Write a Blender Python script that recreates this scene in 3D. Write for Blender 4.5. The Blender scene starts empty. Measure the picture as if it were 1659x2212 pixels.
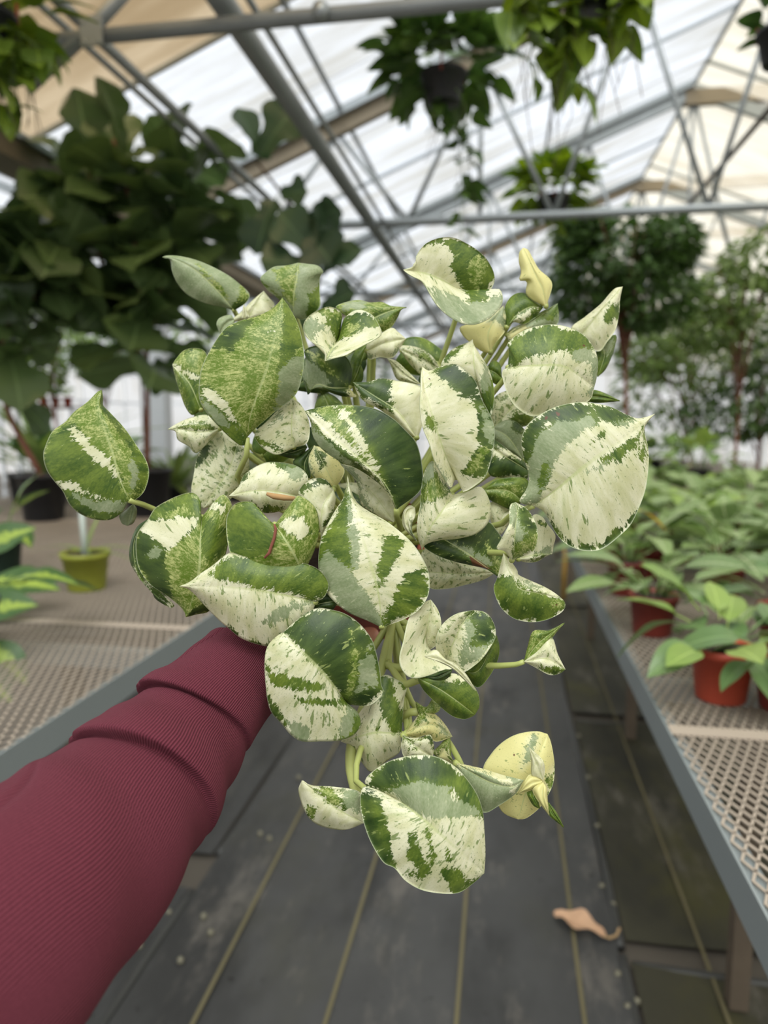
import bpy, math, random
import numpy as np
from mathutils import Vector, Matrix

# ---------------------------------------------------------------- camera, world, light, exposure
scene = bpy.context.scene
COL = scene.collection
FPX, IW, IH = 1560.0, 1659.0, 2212.0
CAMH = 1.45
PITCH, YAW = math.radians(7.161), math.radians(9.408)
cd = bpy.data.cameras.new('camera')
cam = bpy.data.objects.new('camera', cd)
COL.objects.link(cam)
cam.location = (0, 0, CAMH)
cam.rotation_euler = (math.pi / 2 - PITCH, 0, YAW)
cd.sensor_fit = 'HORIZONTAL'
cd.sensor_width = 36.0
cd.lens = FPX / IW * 36.0
cd.clip_start = 0.02
cd.clip_end = 300
cd.dof.use_dof = True
cd.dof.focus_distance = 0.515
cd.dof.aperture_fstop = cd.lens / 5.6
scene.camera = cam
scene.view_settings.view_transform = 'Standard'
scene.view_settings.look = 'None'
scene.view_settings.gamma = 1.0
scene.view_settings.exposure = 0.32
scene.view_settings.use_curve_mapping = False

world = bpy.data.worlds.new('overcast_sky')
scene.world = world
world.use_nodes = True
wn = world.node_tree
wn.nodes['Background'].inputs['Color'].default_value = (0.95, 0.98, 1.0, 1)
wn.nodes['Background'].inputs['Strength'].default_value = 0.74
sd = bpy.data.lights.new('veiled_sun', 'SUN')
sd.energy = 5.2
sd.angle = math.radians(42)
sd.color = (1.0, 1.0, 0.94)
sun = bpy.data.objects.new('veiled_sun', sd)
COL.objects.link(sun)
sun.rotation_euler = (math.radians(33), math.radians(8), math.radians(-10))

CF = Vector((-math.sin(YAW) * math.cos(PITCH), math.cos(YAW) * math.cos(PITCH), -math.sin(PITCH)))
CR = Vector((math.cos(YAW), math.sin(YAW), 0))
CU = CR.cross(CF)
CP = Vector((0, 0, CAMH))
nF, nR, nU, nP = (np.array(v) for v in (CF, CR, CU, CP))

def ray(px, py):
    return CF + CR * ((px - IW / 2) / FPX) + CU * ((IH / 2 - py) / FPX)
def P(px, py, d):
    return CP + ray(px, py) * d
def PZ(px, py, z):
    r = ray(px, py)
    return CP + r * ((z - CAMH) / r.z)
def PY(px, py, y):
    r = ray(px, py)
    return CP + r * (y / r.y)
def Pn(px, py, d):
    px, py, d = np.asarray(px, float), np.asarray(py, float), np.asarray(d, float)
    x = (px - IW / 2) / FPX * d
    y = (IH / 2 - py) / FPX * d
    return nP + d[..., None] * nF + x[..., None] * nR + y[..., None] * nU

# ---------------------------------------------------------------- object helpers
def obj(name, me, parent=None, mat=None, label=None, cat=None, group=None, kind=None, loc=None, rot=None):
    o = bpy.data.objects.new(name, me)
    COL.objects.link(o)
    if parent is not None:
        o.parent = parent
    if mat is not None and me is not None and hasattr(me, 'materials') and len(me.materials) == 0:
        me.materials.append(mat)
    if loc is not None: o.location = loc
    if rot is not None: o.rotation_euler = rot
    if label: o['label'] = label
    if cat: o['category'] = cat
    if group: o['group'] = group
    if kind: o['kind'] = kind
    return o

class MB:
    """collects simple solids into one mesh"""
    def __init__(s):
        s.v, s.f = [], []
    def add(s, vs, fs):
        b = len(s.v)
        s.v += [tuple(x) for x in vs]
        s.f += [tuple(b + i for i in f) for f in fs]
        return s
    def box(s, x0, x1, y0, y1, z0, z1):
        return s.add([(x0,y0,z0),(x1,y0,z0),(x1,y1,z0),(x0,y1,z0),(x0,y0,z1),(x1,y0,z1),(x1,y1,z1),(x0,y1,z1)],
                     [(0,3,2,1),(4,5,6,7),(0,1,5,4),(1,2,6,5),(2,3,7,6),(3,0,4,7)])
    def bar(s, a, b, w, h=None, up=(0, 0, 1)):
        a, b = Vector(a), Vector(b)
        h = h or w
        d = (b - a).normalized()
        u = Vector(up)
        r = d.cross(u)
        if r.length < 1e-4: r = d.cross(Vector((1, 0, 0)))
        r.normalize(); u = r.cross(d).normalized()
        r, u = r * (w / 2), u * (h / 2)
        return s.add([a-r-u, a+r-u, a+r+u, a-r+u, b-r-u, b+r-u, b+r+u, b-r+u],
                     [(0,3,2,1),(4,5,6,7),(0,1,5,4),(1,2,6,5),(2,3,7,6),(3,0,4,7)])
    def tube(s, pts, rads, n=8, cap=True):
        pts = [Vector(p) for p in pts]
        if not hasattr(rads, '__len__'): rads = [rads] * len(pts)
        ref = None
        rings = []
        for i, p in enumerate(pts):
            d = (pts[min(i+1, len(pts)-1)] - pts[max(i-1, 0)]).normalized()
            if ref is None:
                ref = d.orthogonal().normalized()
            ref = (ref - d * ref.dot(d))
            if ref.length < 1e-6: ref = d.orthogonal()
            ref.normalize()
            b = d.cross(ref)
            rings.append([p + (ref * math.cos(a) + b * math.sin(a)) * rads[i] for a in [2*math.pi*k/n for k in range(n)]])
        vs = [v for r in rings for v in r]
        fs = []
        for i in range(len(pts) - 1):
            for k in range(n):
                k2 = (k + 1) % n
                fs.append((i*n+k, i*n+k2, (i+1)*n+k2, (i+1)*n+k))
        if cap:
            fs.append(tuple(range(n))[::-1]); fs.append(tuple((len(pts)-1)*n + k for k in range(n)))
        return s.add(vs, fs)
    def lathe(s, prof, n=28, c=(0, 0, 0)):
        vs, fs = [], []
        for r, z in prof:
            for k in range(n):
                a = 2 * math.pi * k / n
                vs.append((c[0] + r*math.cos(a), c[1] + r*math.sin(a), c[2] + z))
        for i in range(len(prof) - 1):
            for k in range(n):
                k2 = (k + 1) % n
                fs.append((i*n+k, i*n+k2, (i+1)*n+k2, (i+1)*n+k))
        return s.add(vs, fs)
    def mesh(s, name, smooth=False):
        me = bpy.data.meshes.new(name)
        me.from_pydata(s.v, [], s.f)
        if smooth:
            me.polygons.foreach_set('use_smooth', [True] * len(me.polygons))
        me.update()
        return me
    def build(s, name, mat, parent=None, smooth=False, **k):
        return obj(name, s.mesh(name, smooth), parent, mat, **k)

def spline(pts, n):
    """Catmull-Rom through pts, n samples by chord length"""
    p = np.array(pts, float)
    if len(p) == 2:
        t = np.linspace(0, 1, n)[:, None]
        return p[0] * (1 - t) + p[1] * t
    q = np.vstack([2*p[0]-p[1], p, 2*p[-1]-p[-2]])
    out = []
    for i in range(1, len(q) - 2):
        a, b, c, d = q[i-1], q[i], q[i+1], q[i+2]
        for t in np.linspace(0, 1, 12, endpoint=False):
            out.append(0.5*((2*b) + (-a+c)*t + (2*a-5*b+4*c-d)*t*t + (-a+3*b-3*c+d)*t**3))
    out.append(p[-1])
    out = np.array(out)
    L = np.concatenate([[0], np.cumsum(np.linalg.norm(np.diff(out[:, :], axis=0), axis=1))])
    s = np.linspace(0, L[-1], n)
    return np.stack([np.interp(s, L, out[:, k]) for k in range(out.shape[1])], 1)

# ---------------------------------------------------------------- materials
def srgb(r, g, b):
    f = lambda c: c/12.92 if c <= 0.04045 else ((c+0.055)/1.055)**2.4
    return (f(r/255), f(g/255), f(b/255), 1)

class NT:
    def __init__(s, name):
        s.m = bpy.data.materials.new(name)
        s.m.use_nodes = True
        s.t = s.m.node_tree
        s.b = s.t.nodes['Principled BSDF']
        s.out = s.t.nodes['Material Output']
    def n(s, typ, **kw):
        nd = s.t.nodes.new(typ)
        for k, v in kw.items(): setattr(nd, k, v)
        return nd
    def l(s, a, b): s.t.links.new(a, b)
    def _s(s, sock, v):
        if hasattr(v, 'is_output'): s.l(v, sock)
        else: sock.default_value = v
    def math(s, op, a, b=0.0, clamp=False):
        nd = s.n('ShaderNodeMath', operation=op, use_clamp=clamp)
        s._s(nd.inputs[0], a); s._s(nd.inputs[1], b)
        return nd.outputs[0]
    def mix(s, f, a, b):
        nd = s.n('ShaderNodeMix', data_type='RGBA')
        s._s(nd.inputs[0], f); s._s(nd.inputs[6], a); s._s(nd.inputs[7], b)
        return nd.outputs[2]
    def step(s, v, lo, hi):
        nd = s.n('ShaderNodeMapRange', interpolation_type='SMOOTHSTEP')
        s._s(nd.inputs[0], v); nd.inputs[1].default_value = lo; nd.inputs[2].default_value = hi
        return nd.outputs[0]
    def noise(s, vec, scale, detail=3.0, rough=0.55, dist=0.0):
        nd = s.n('ShaderNodeTexNoise')
        if vec is not None: s.l(vec, nd.inputs['Vector'])
        nd.inputs['Scale'].default_value = scale; nd.inputs['Detail'].default_value = detail
        nd.inputs['Roughness'].default_value = rough; nd.inputs['Distortion'].default_value = dist
        return nd.outputs[0]
    def mapv(s, vec, scale):
        nd = s.n('ShaderNodeMapping'); s.l(vec, nd.inputs[0]); nd.inputs['Scale'].default_value = scale
        return nd.outputs[0]
    def bump(s, h, strength, dist):
        nd = s.n('ShaderNodeBump'); s.l(h, nd.inputs['Height'])
        nd.inputs['Strength'].default_value = strength; nd.inputs['Distance'].default_value = dist
        s.l(nd.outputs[0], s.b.inputs['Normal'])
        return nd.outputs[0]
    def co(s, which='Object'):
        return s.n('ShaderNodeTexCoord').outputs[which]

def simple(name, rgb, rough=0.6, metal=0.0, var=0.12, vscale=6.0, bump=0.0, bscale=80.0, spec=0.5):
    t = NT(name)
    c = t.co()
    nz = t.noise(c, vscale, 4)
    a = tuple(x * (1 - var) for x in rgb[:3]) + (1,)
    b = tuple(min(1, x * (1 + var)) for x in rgb[:3]) + (1,)
    t.l(t.mix(nz, a, b), t.b.inputs['Base Color'])
    t.b.inputs['Roughness'].default_value = rough
    t.b.inputs['Metallic'].default_value = metal
    t.b.inputs['Specular IOR Level'].default_value = spec
    if bump: t.bump(t.noise(c, bscale, 3), bump, 0.002)
    return t.m

def foliage(name, c1, c2, rough=0.4, transl=0.25, vein=None):
    """leaf material for the greenhouse plants: c1..c2 by object, optional pale feathered veins along uv"""
    t = NT(name)
    oi = t.n('ShaderNodeObjectInfo').outputs['Random']
    nz = t.noise(t.co(), 9.0, 3)
    f = t.math('ADD', t.math('MULTIPLY', oi, 0.7), t.math('MULTIPLY', nz, 0.3))
    col = t.mix(f, c1, c2)
    uv = t.co('UV')
    sx = t.n('ShaderNodeSeparateXYZ'); t.l(uv, sx.inputs[0])
    av = t.math('ABSOLUTE', t.math('SUBTRACT', sx.outputs[1], 0.5))
    mid = t.step(av, 0.035, 0.012)
    if vein is not None:
        k = t.math('SUBTRACT', t.math('MULTIPLY', sx.outputs[0], 58.0), t.math('MULTIPLY', av, 46.0))
        w = t.step(t.math('SINE', k), 0.35, 0.85)
        col = t.mix(t.math('MULTIPLY', w, 0.55), col, vein)
        col = t.mix(mid, col, vein)
    else:
        col = t.mix(t.math('MULTIPLY', mid, 0.5), col, tuple(min(1, x*1.7+0.02) for x in c2[:3]) + (1,))
    t.l(col, t.b.inputs['Base Color'])
    t.b.inputs['Roughness'].default_value = rough
    tr = t.n('ShaderNodeBsdfTranslucent')
    hs = t.n('ShaderNodeHueSaturation'); hs.inputs['Value'].default_value = 1.3; hs.inputs['Saturation'].default_value = 1.1
    t.l(col, hs.inputs['Color']); t.l(hs.outputs[0], tr.inputs[0])
    mx = t.n('ShaderNodeMixShader'); mx.inputs[0].default_value = transl
    t.l(t.b.outputs[0], mx.inputs[1]); t.l(tr.outputs[0], mx.inputs[2]); t.l(mx.outputs[0], t.out.inputs[0])
    return t.m

def pothos_material():
    t = NT('pothos_leaf')
    uv = t.n('ShaderNodeUVMap', uv_map='vein').outputs[0]
    a1 = t.n('ShaderNodeAttribute', attribute_name='pat')
    a2 = t.n('ShaderNodeAttribute', attribute_name='pat2')
    s1 = t.n('ShaderNodeSeparateColor'); t.l(a1.outputs['Color'], s1.inputs[0])
    s2 = t.n('ShaderNodeSeparateColor'); t.l(a2.outputs['Color'], s2.inputs[0])
    wC, wS, wL = s1.outputs[0], s1.outputs[1], s1.outputs[2]
    spk = a1.outputs['Alpha']
    wB, wY, wD = s2.outputs[0], s2.outputs[1], s2.outputs[2]
    ob = t.co('Object')
    # streaks follow the side veins: uv.x along the midrib, uv.y across
    st = t.noise(t.mapv(uv, (16, 3.2, 1)), 1.0, 5, 0.62, 0.4)
    st2 = t.noise(t.mapv(uv, (46, 8, 1)), 1.0, 3, 0.6, 0.3)
    st3 = t.noise(t.mapv(uv, (26, 6, 1)), 1.0, 6, 0.75, 0.5)
    fine = t.noise(ob, 900.0, 3, 0.7)
    n4 = t.noise(t.mapv(uv, (95, 26, 1)), 1.0, 3, 0.65)
    n5 = t.noise(t.mapv(uv, (11, 1.6, 1)), 1.0, 4, 0.6)
    jag = t.math('ADD', t.math('ADD', t.math('MULTIPLY', t.math('SUBTRACT', st, 0.5), 2.6), t.math('MULTIPLY', t.math('SUBTRACT', st2, 0.5), 1.6)), t.math('MULTIPLY', t.math('SUBTRACT', n4, 0.5), 1.9))
    green = t.mix(t.step(t.math('ADD', t.math('MULTIPLY', n5, .7), t.math('MULTIPLY', n4, .3)), .34, .68), srgb(62, 92, 28), srgb(132, 152, 58))
    dark = t.mix(t.step(n5, .32, .7), srgb(38, 62, 24), srgb(86, 108, 50))
    green = t.mix(wD, green, dark)
    sage = t.mix(t.step(t.math('ADD', t.math('MULTIPLY', n5, .6), t.math('MULTIPLY', n4, .4)), .35, .68), srgb(138, 154, 108), srgb(182, 190, 152))
    lime = t.mix(t.step(t.math('ADD', t.math('MULTIPLY', st3, .55), t.math('ADD', t.math('MULTIPLY', n4, .4), t.math('MULTIPLY', fine, 0.22))), 0.52, 0.72), srgb(104, 132, 36), srgb(204, 208, 134))
    cream = t.mix(t.step(st, 0.3, 0.7), srgb(214, 214, 166), srgb(240, 238, 208))
    cream = t.mix(t.math('MULTIPLY', t.step(t.noise(t.mapv(uv, (9, 2.2, 1)), 1.0, 4, .6), .5, .75), t.math('MULTIPLY', spk, .7)), cream, srgb(188, 198, 140))
    cream = t.mix(wY, cream, srgb(230, 224, 156))
    # green flecks in the cream
    flk = t.math('ADD', st2, t.math('MULTIPLY', t.math('SUBTRACT', st3, 0.5), 0.55))
    thr = t.math('SUBTRACT', 0.71, t.math('MULTIPLY', spk, 0.14))
    fm = t.step(t.math('SUBTRACT', flk, thr), 0.0, 0.04)
    fcol = t.mix(fine, srgb(100, 126, 52), srgb(140, 158, 90))
    cream = t.mix(t.math('MULTIPLY', fm, 0.85), cream, fcol)
    fsp = t.step(t.math('ADD', fine, t.math('MULTIPLY', spk, 0.07)), 0.64, 0.72)
    cream = t.mix(t.math('MULTIPLY', fsp, 0.4), cream, fcol)
    # pale flecks in the green
    pf = t.step(t.math('ADD', flk, t.math('MULTIPLY', spk, 0.09)), 0.70, 0.78)
    green = t.mix(t.math('MULTIPLY', pf, 0.7), green, srgb(176, 190, 112))
    sage = t.mix(t.math('MULTIPLY', pf, 0.6), sage, srgb(206, 210, 170))
    col = green
    col = t.mix(t.step(t.math('ADD', wL, t.math('MULTIPLY', jag, 0.5)), 0.42, 0.58), col, lime)
    col = t.mix(t.step(t.math('SUBTRACT', wS, t.math('MULTIPLY', jag, 0.5)), 0.46, 0.54), col, sage)
    col = t.mix(t.step(t.math('ADD', wC, t.math('MULTIPLY', jag, 0.6)), 0.46, 0.54), col, cream)
    col = t.mix(t.step(wB, 0.35, 0.65), col, srgb(108, 70, 42))
    # midrib, margin
    sx = t.n('ShaderNodeSeparateXYZ'); t.l(uv, sx.inputs[0])
    av = t.math('ABSOLUTE', t.math('SUBTRACT', sx.outputs[1], 0.5))
    mid = t.step(av, 0.02, 0.006)
    rib = t.math('MULTIPLY', mid, t.step(sx.outputs[0], 1.0, 0.1))
    col = t.mix(t.math('MULTIPLY', rib, 0.75), col, srgb(206, 214, 150))
    edge = t.step(av, 0.490, 0.499)
    col = t.mix(t.math('MULTIPLY', edge, 0.7), col, srgb(206, 214, 176))
    t.l(col, t.b.inputs['Base Color'])
    t.b.inputs['Roughness'].default_value = 0.42
    t.b.inputs['Specular IOR Level'].default_value = 0.45
    veins = t.math('SINE', t.math('SUBTRACT', t.math('MULTIPLY', sx.outputs[0], 62.0), t.math('MULTIPLY', av, 20.0)))
    h = t.math('ADD', t.math('MULTIPLY', veins, 0.12), t.math('ADD', t.math('MULTIPLY', fine, 0.4), t.math('MULTIPLY', st, 0.8)))
    t.bump(h, 0.35, 0.0008)
    tr = t.n('ShaderNodeBsdfTranslucent')
    hs = t.n('ShaderNodeHueSaturation'); hs.inputs['Value'].default_value = 1.15; hs.inputs['Saturation'].default_value = 1.2
    t.l(col, hs.inputs['Color']); t.l(hs.outputs[0], tr.inputs[0])
    mx = t.n('ShaderNodeMixShader'); mx.inputs[0].default_value = 0.24
    t.l(t.b.outputs[0], mx.inputs[1]); t.l(tr.outputs[0], mx.inputs[2]); t.l(mx.outputs[0], t.out.inputs[0])
    return t.m
# ---------------------------------------------------------------- materials of the place
STEEL = simple('galvanised_steel', srgb(150, 155, 156), .42, .55, var=.18, vscale=9)
PIPE = simple('grey_pipe', srgb(146, 151, 153), .45, .35, var=.2, vscale=5)
TANSTEEL = simple('stained_gutter', srgb(132, 120, 100), .7, .1, var=.3, vscale=2.5)
RAILM = simple('bench_rail_steel', srgb(142, 150, 151), .4, .1, var=.08, vscale=3)
MESHM = simple('coated_mesh', srgb(180, 166, 150), .6, 0, var=.2, vscale=4)
POSTW = simple('white_post', srgb(205, 208, 212), .55, 0, var=.06)
WOOD = simple('weathered_wood', srgb(96, 84, 70), .85, 0, var=.3, vscale=12)
BLACKP = simple('black_plastic', srgb(34, 35, 38), .45, 0, var=.2)
DKGREENP = simple('dark_green_plastic', srgb(30, 52, 42), .45, 0, var=.15)
OLIVEP = simple('olive_plastic', srgb(146, 152, 52), .5, 0, var=.08)
PANEL_N = {}

def panel_material(name, tint, dirt, amount, clear=0.8):
    """translucent roof sheet: part of the sky comes straight through, part is scattered; stains in broad streaks"""
    t = NT(name)
    ob = t.co('Object')
    a = t.noise(t.mapv(ob, (.55, 2.2, .55)), 1.0, 5, .62)
    b = t.noise(t.mapv(ob, (.5, 9.0, .5)), 1.0, 3, .5)
    m = t.math('ADD', t.math('MULTIPLY', a, .75), t.math('MULTIPLY', b, .35))
    f = t.step(m, .62 - amount, .86 - amount * .5)
    col = t.mix(f, tint, dirt)
    tp = t.n('ShaderNodeBsdfTransparent'); t.l(col, tp.inputs[0])
    tl = t.n('ShaderNodeBsdfTranslucent'); t.l(col, tl.inputs[0])
    mx = t.n('ShaderNodeMixShader'); mx.inputs[0].default_value = 1 - clear
    t.l(tp.outputs[0], mx.inputs[1]); t.l(tl.outputs[0], mx.inputs[2]); t.l(mx.outputs[0], t.out.inputs[0])
    return t.m
SHEET = panel_material('roof_sheet', (.86, .875, .91, 1), (.68, .67, .64, 1), .2)
SHEET_TAN = panel_material('roof_sheet_stained', (.80, .73, .62, 1), (.56, .48, .37, 1), .34)
SHEET_CREAM = panel_material('roof_sheet_cream', (.90, .875, .82, 1), (.80, .76, .68, 1), .15)
WALLSHEET = panel_material('wall_sheet', (.98, .97, .96, 1), (.84, .8, .74, 1), .1, .94)

# ---------------------------------------------------------------- floor: ground cloth in overlapping lengths
def cloth_material(name, c1, c2, moss):
    t = NT(name)
    ob = t.co('Object')
    w1 = t.n('ShaderNodeTexWave'); w1.inputs['Scale'].default_value = 95; w1.bands_direction = 'X'; t.l(ob, w1.inputs[0])
    w2 = t.n('ShaderNodeTexWave'); w2.inputs['Scale'].default_value = 120; w2.bands_direction = 'Y'; t.l(ob, w2.inputs[0])
    d = t.noise(ob, 2.2, 6, .65)
    col = t.mix(d, c1, c2)
    sp = t.step(t.noise(ob, 26, 2, .5), .70, .76)
    col = t.mix(t.math('MULTIPLY', sp, .6), col, srgb(26, 25, 22))
    pt = t.step(t.noise(t.mapv(ob, (2.2, .8, 1)), 1.3, 5, .6), .45, .65)
    col = t.mix(t.math('MULTIPLY', pt, .6), col, srgb(30, 30, 29))
    du = t.step(t.noise(t.mapv(ob, (5, 1.6, 1)), 1.1, 6, .7), .52, .7)
    col = t.mix(t.math('MULTIPLY', du, .5), col, srgb(124, 118, 110))
    ms = t.step(t.noise(t.mapv(ob, (1.4, .9, 1)), 1.6, 5, .6), .5, .68)
    col = t.mix(t.math('MULTIPLY', ms, moss), col, srgb(74, 72, 40))
    t.l(col, t.b.inputs['Base Color'])
    t.b.inputs['Roughness'].default_value = .62
    t.b.inputs['Specular IOR Level'].default_value = .35
    h = t.math('ADD', t.math('MULTIPLY', w1.outputs[1], .5), t.math('MULTIPLY', w2.outputs[1], .5))
    t.bump(h, .25, .0015)
    return t.m
CLOTH = cloth_material('ground_cloth', srgb(50, 50, 50), srgb(86, 86, 85), .15)
CLOTH2 = cloth_material('ground_cloth_mossy', srgb(44, 43, 34), srgb(74, 72, 56), .75)
STRIPE = simple('marker_thread', srgb(104, 97, 70), .8, var=.25, vscale=3)
PIN = simple('galvanised_pin', srgb(126, 122, 104), .5, .3)
floor = MB().box(-14, 9, -7, 28, -.08, 0).build('floor', simple('packed_gravel', srgb(84, 78, 70), .9, var=.3, vscale=3), kind='structure')
def cloth(x0, x1, y0, y1, z, mat, seed=0):
    r = np.random.RandomState(seed)
    nx, ny = 26, max(8, int((y1 - y0) * 9))
    X, Y = np.meshgrid(np.linspace(x0, x1, nx), np.linspace(y0, y1, ny), indexing='ij')
    Z = z + .0035 * (np.sin(X * 9 + r.rand() * 6 + np.sin(Y * 1.3) * 2) * np.sin(Y * 2.3 + r.rand() * 6) + .6 * np.sin(Y * 5 + X * 4))
    edge = np.minimum(np.minimum(X - x0, x1 - X), np.minimum(Y - y0, y1 - Y))
    Z += .012 * np.exp(-(edge / .03) ** 2)
    v = np.stack([X, Y, Z], -1).reshape(-1, 3).tolist()
    f = [(i*ny+j, (i+1)*ny+j, (i+1)*ny+j+1, i*ny+j+1) for i in range(nx-1) for j in range(ny-1)]
    return MB().add(v, f).build('ground_cloth', mat, floor, True)
XS = .345; XSL = -.915
cloth(XSL + .012, XS - .012, -2, 16, .012, CLOTH, 1)
for y0, y1, k in ((-2, 1.84, 3), (1.93, 3.44, 4), (3.53, 5.6, 5), (5.68, 9, 6), (9.1, 16, 7)):
    cloth(XS + .016, 2.9, y0, y1, .010, CLOTH2, k)
for y0, y1, k in ((-2, 1.94, 8), (2.12, 4.2, 9), (4.3, 9, 10), (9.1, 16, 11)):
    cloth(-3.2, XSL - .016, y0, y1, .010, CLOTH if k < 10 else CLOTH2, k)
for sx in (-.27, -.061, .154, -.49):
    X = sx * CAMH
    MB().add([(X + q*.0055 + .004*math.sin(y*1.7 + X*9), y, .0205) for y in np.linspace(-.5, 14, 60) for q in (-1, 1)], [(2*i, 2*i+1, 2*i+3, 2*i+2) for i in range(59)]).build('marker_line', STRIPE, floor)
X = .387 * CAMH
MB().add([(X + q*.005, y, .019) for y in np.linspace(-.5, 14, 60) for q in (-1, 1)], [(2*i, 2*i+1, 2*i+3, 2*i+2) for i in range(59)]).build('marker_line', STRIPE, floor)
FOLD = simple('cloth_fold', srgb(60, 60, 58), .5, var=.3, vscale=4)
for X, segs in ((XS, ((-1, 1.86), (1.9, 5.0), (5.05, 14))), (XSL, ((-1, 1.93), (2.13, 4.6), (4.7, 14)))):
    for a, b in segs:
        MB().tube([(X + .006*math.sin(y*3.1), y, .012 + .004*math.sin(y*4.3)) for y in np.linspace(a, b, 40)], .014, 10).build('cloth_fold', FOLD, floor, True)
for y0, y1 in ((1.84, 1.93), (3.44, 3.53)):
    MB().tube([(XS + .02 + u*1.4, y0 - u*.05, .012) for u in np.linspace(0, 1, 20)], .013, 8).build('cloth_fold', FOLD, floor, True)
for px, py in ((1270, 1680), (1290, 1785), (1300, 1915), (1325, 1955), (1335, 2105), (1356, 2176), (1376, 2164), (1250, 1590), (562, 1801), (582, 1812), (440, 1980), (455, 2015), (390, 2075), (365, 1972), (302, 2044), (645, 1680)):
    q = PZ(px, py, .02)
    MB().lathe([(0, .008), (.005, .0075), (.008, .004), (.009, 0), (.009, -.006)], 14, (q.x, q.y, .022)).build('ground_pin', PIN, floor, True)

# ---------------------------------------------------------------- benches with expanded-metal tops
BT = .85
def mesh_top(x0, x1, y0, y1, lw, sw, z, name='mesh_top'):
    """flattened expanded metal: zig-zag strands bonded at the knuckles"""
    v, f = [], []
    ny = int((y1 - y0) / (lw / 2)); nx = int((x1 - x0) / sw)
    th = .0025
    for i in range(nx + 1):
        for s in (0, 1):
            xc = x0 + sw * (i + .5 * s)
            for j in range(ny):
                sg = 1 if (j + s) % 2 == 0 else -1
                xa, xb = xc + sg * sw / 4, xc - sg * sw / 4
                if min(xa, xb) < x0 or max(xa, xb) > x1: continue
                ya, yb = y0 + j * lw / 2, y0 + (j + 1) * lw / 2
                w, zt = (.0023, 0.0) if sg > 0 else (.0021, 0.0)   # strands stand tilted: one set shows broad, the other thin
                b = len(v)
                v += [(xa - w, ya, z + zt), (xa + w, ya, z + zt), (xb + w, yb, z + zt), (xb - w, yb, z + zt),
                      (xa - w*.8, ya, z - th), (xa + w*.8, ya, z - th), (xb + w*.8, yb, z - th), (xb - w*.8, yb, z - th)]
                f += [(b, b+1, b+2, b+3), (b+1, b+5, b+6, b+2), (b, b+3, b+7, b+4)]
    return v, f
def bench(name, x0, x1, rail_x, ysplit, label):
    YE = ysplit[-1][1]
    e = obj(name, None, label=label, cat='bench', loc=(rail_x, 0, 0), group='expanded metal growing benches')
    O = Vector((-rail_x, 0, 0))
    sg = 1 if x1 > rail_x + .1 else -1
    m = MB()
    m.box(rail_x - .002, rail_x + .002, -.8, YE, BT - .062, BT + .004)
    m.box(min(rail_x, rail_x + sg*.03), max(rail_x, rail_x + sg*.03), -.8, YE, BT - .010, BT - .007)
    r = m.build('rail', RAILM, e); r.location = O
    far = x1 if sg > 0 else x0
    r = MB().box(far - .002, far + .002, -.8, YE, BT - .062, BT + .004).build('rail', RAILM, e); r.location = O
    for ya, yb, lw, sw in ysplit:
        v, f = mesh_top(x0, x1, ya, yb, lw, sw, BT)
        r = MB().add(v, f).build('mesh_top', MESHM, e); r['kind'] = 'stuff'; r.location = O
    for ys in [a for a, *_ in ysplit if a > 0]:
        r = MB().box(x0, x1, ys - .02, ys + .02, BT + .001, BT + .004).build('seam_strip', MESHM, e); r.location = O
    for y in np.arange(.2, YE - .1, 1.55):
        r = MB().box(min(rail_x, far), max(rail_x, far), y - .02, y + .02, BT - .06, BT - .012).build('cross_bar', RAILM, e); r.location = O
        for x in (rail_x + sg * .27, far - sg * .2):
            r = MB().box(x - .022, x + .022, y - .022, y + .022, .012, BT - .06).build('leg', WOOD, e); r.location = O
    return e
bench('growing_bench', .33, 2.15, .327, ((-.2, 1.42, .046, .0205), (1.42, 3.1, .046, .0205), (3.1, 9.6, .09, .04)), 'mesh bench right of the aisle with red pots along its grey rail')
bench('growing_bench', -3.9, -.89, -.887, ((-.2, 1.92, .050, .0225), (1.92, 4.0, .050, .0225), (4.0, 5.75, .06, .027)), 'mesh bench left of the aisle behind the burgundy sleeve')

# ---------------------------------------------------------------- roof: gable bays on steel trusses
XR, ZR, XE, ZE = 2.0, 5.1, -3.0, 3.1
XE2 = 2*XR - XE
XR0 = 2*XE - XR
TY = [2.78, 5.85, 8.95, 12.05, 15.15, 18.25, 21.35, 24.45]
ceiling = obj('ceiling', None, kind='structure')
def slope_panel(xa, za, xb, zb, y0, y1, mat):
    dz = .012
    MB().add([(xa, y0, za), (xb, y0, zb), (xb, y1, zb), (xa, y1, za), (xa, y0, za+dz), (xb, y0, zb+dz), (xb, y1, zb+dz), (xa, y1, za+dz)],
             [(0,3,2,1),(4,5,6,7),(0,1,5,4),(1,2,6,5),(2,3,7,6),(3,0,4,7)]).build('roof_panel', mat, ceiling)
OFF = .09
ys = list(np.arange(-6.0, 25.5, 1.035))
for i, y in enumerate(ys):
    y1 = y + 1.03
    tan = .5 < y < 4.0
    # lower half and upper half sheets of the slope over the aisle
    xm, zm = (XE + XR) / 2, (ZE + ZR) / 2
    slope_panel(XE, ZE + OFF, xm, zm + OFF, y, y1, SHEET_TAN if tan else SHEET)
    slope_panel(xm, zm + OFF, XR, ZR + OFF, y, y1, SHEET)
    slope_panel(XR, ZR + OFF, XE2, ZE + OFF, y, y1, SHEET_CREAM)
    slope_panel(XE, ZE + OFF, XR0, ZR + OFF, y, y1, SHEET)
    slope_panel(XR0, ZR + OFF, 2*XR0 - XE, ZE + OFF, y, y1, SHEET)
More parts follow.
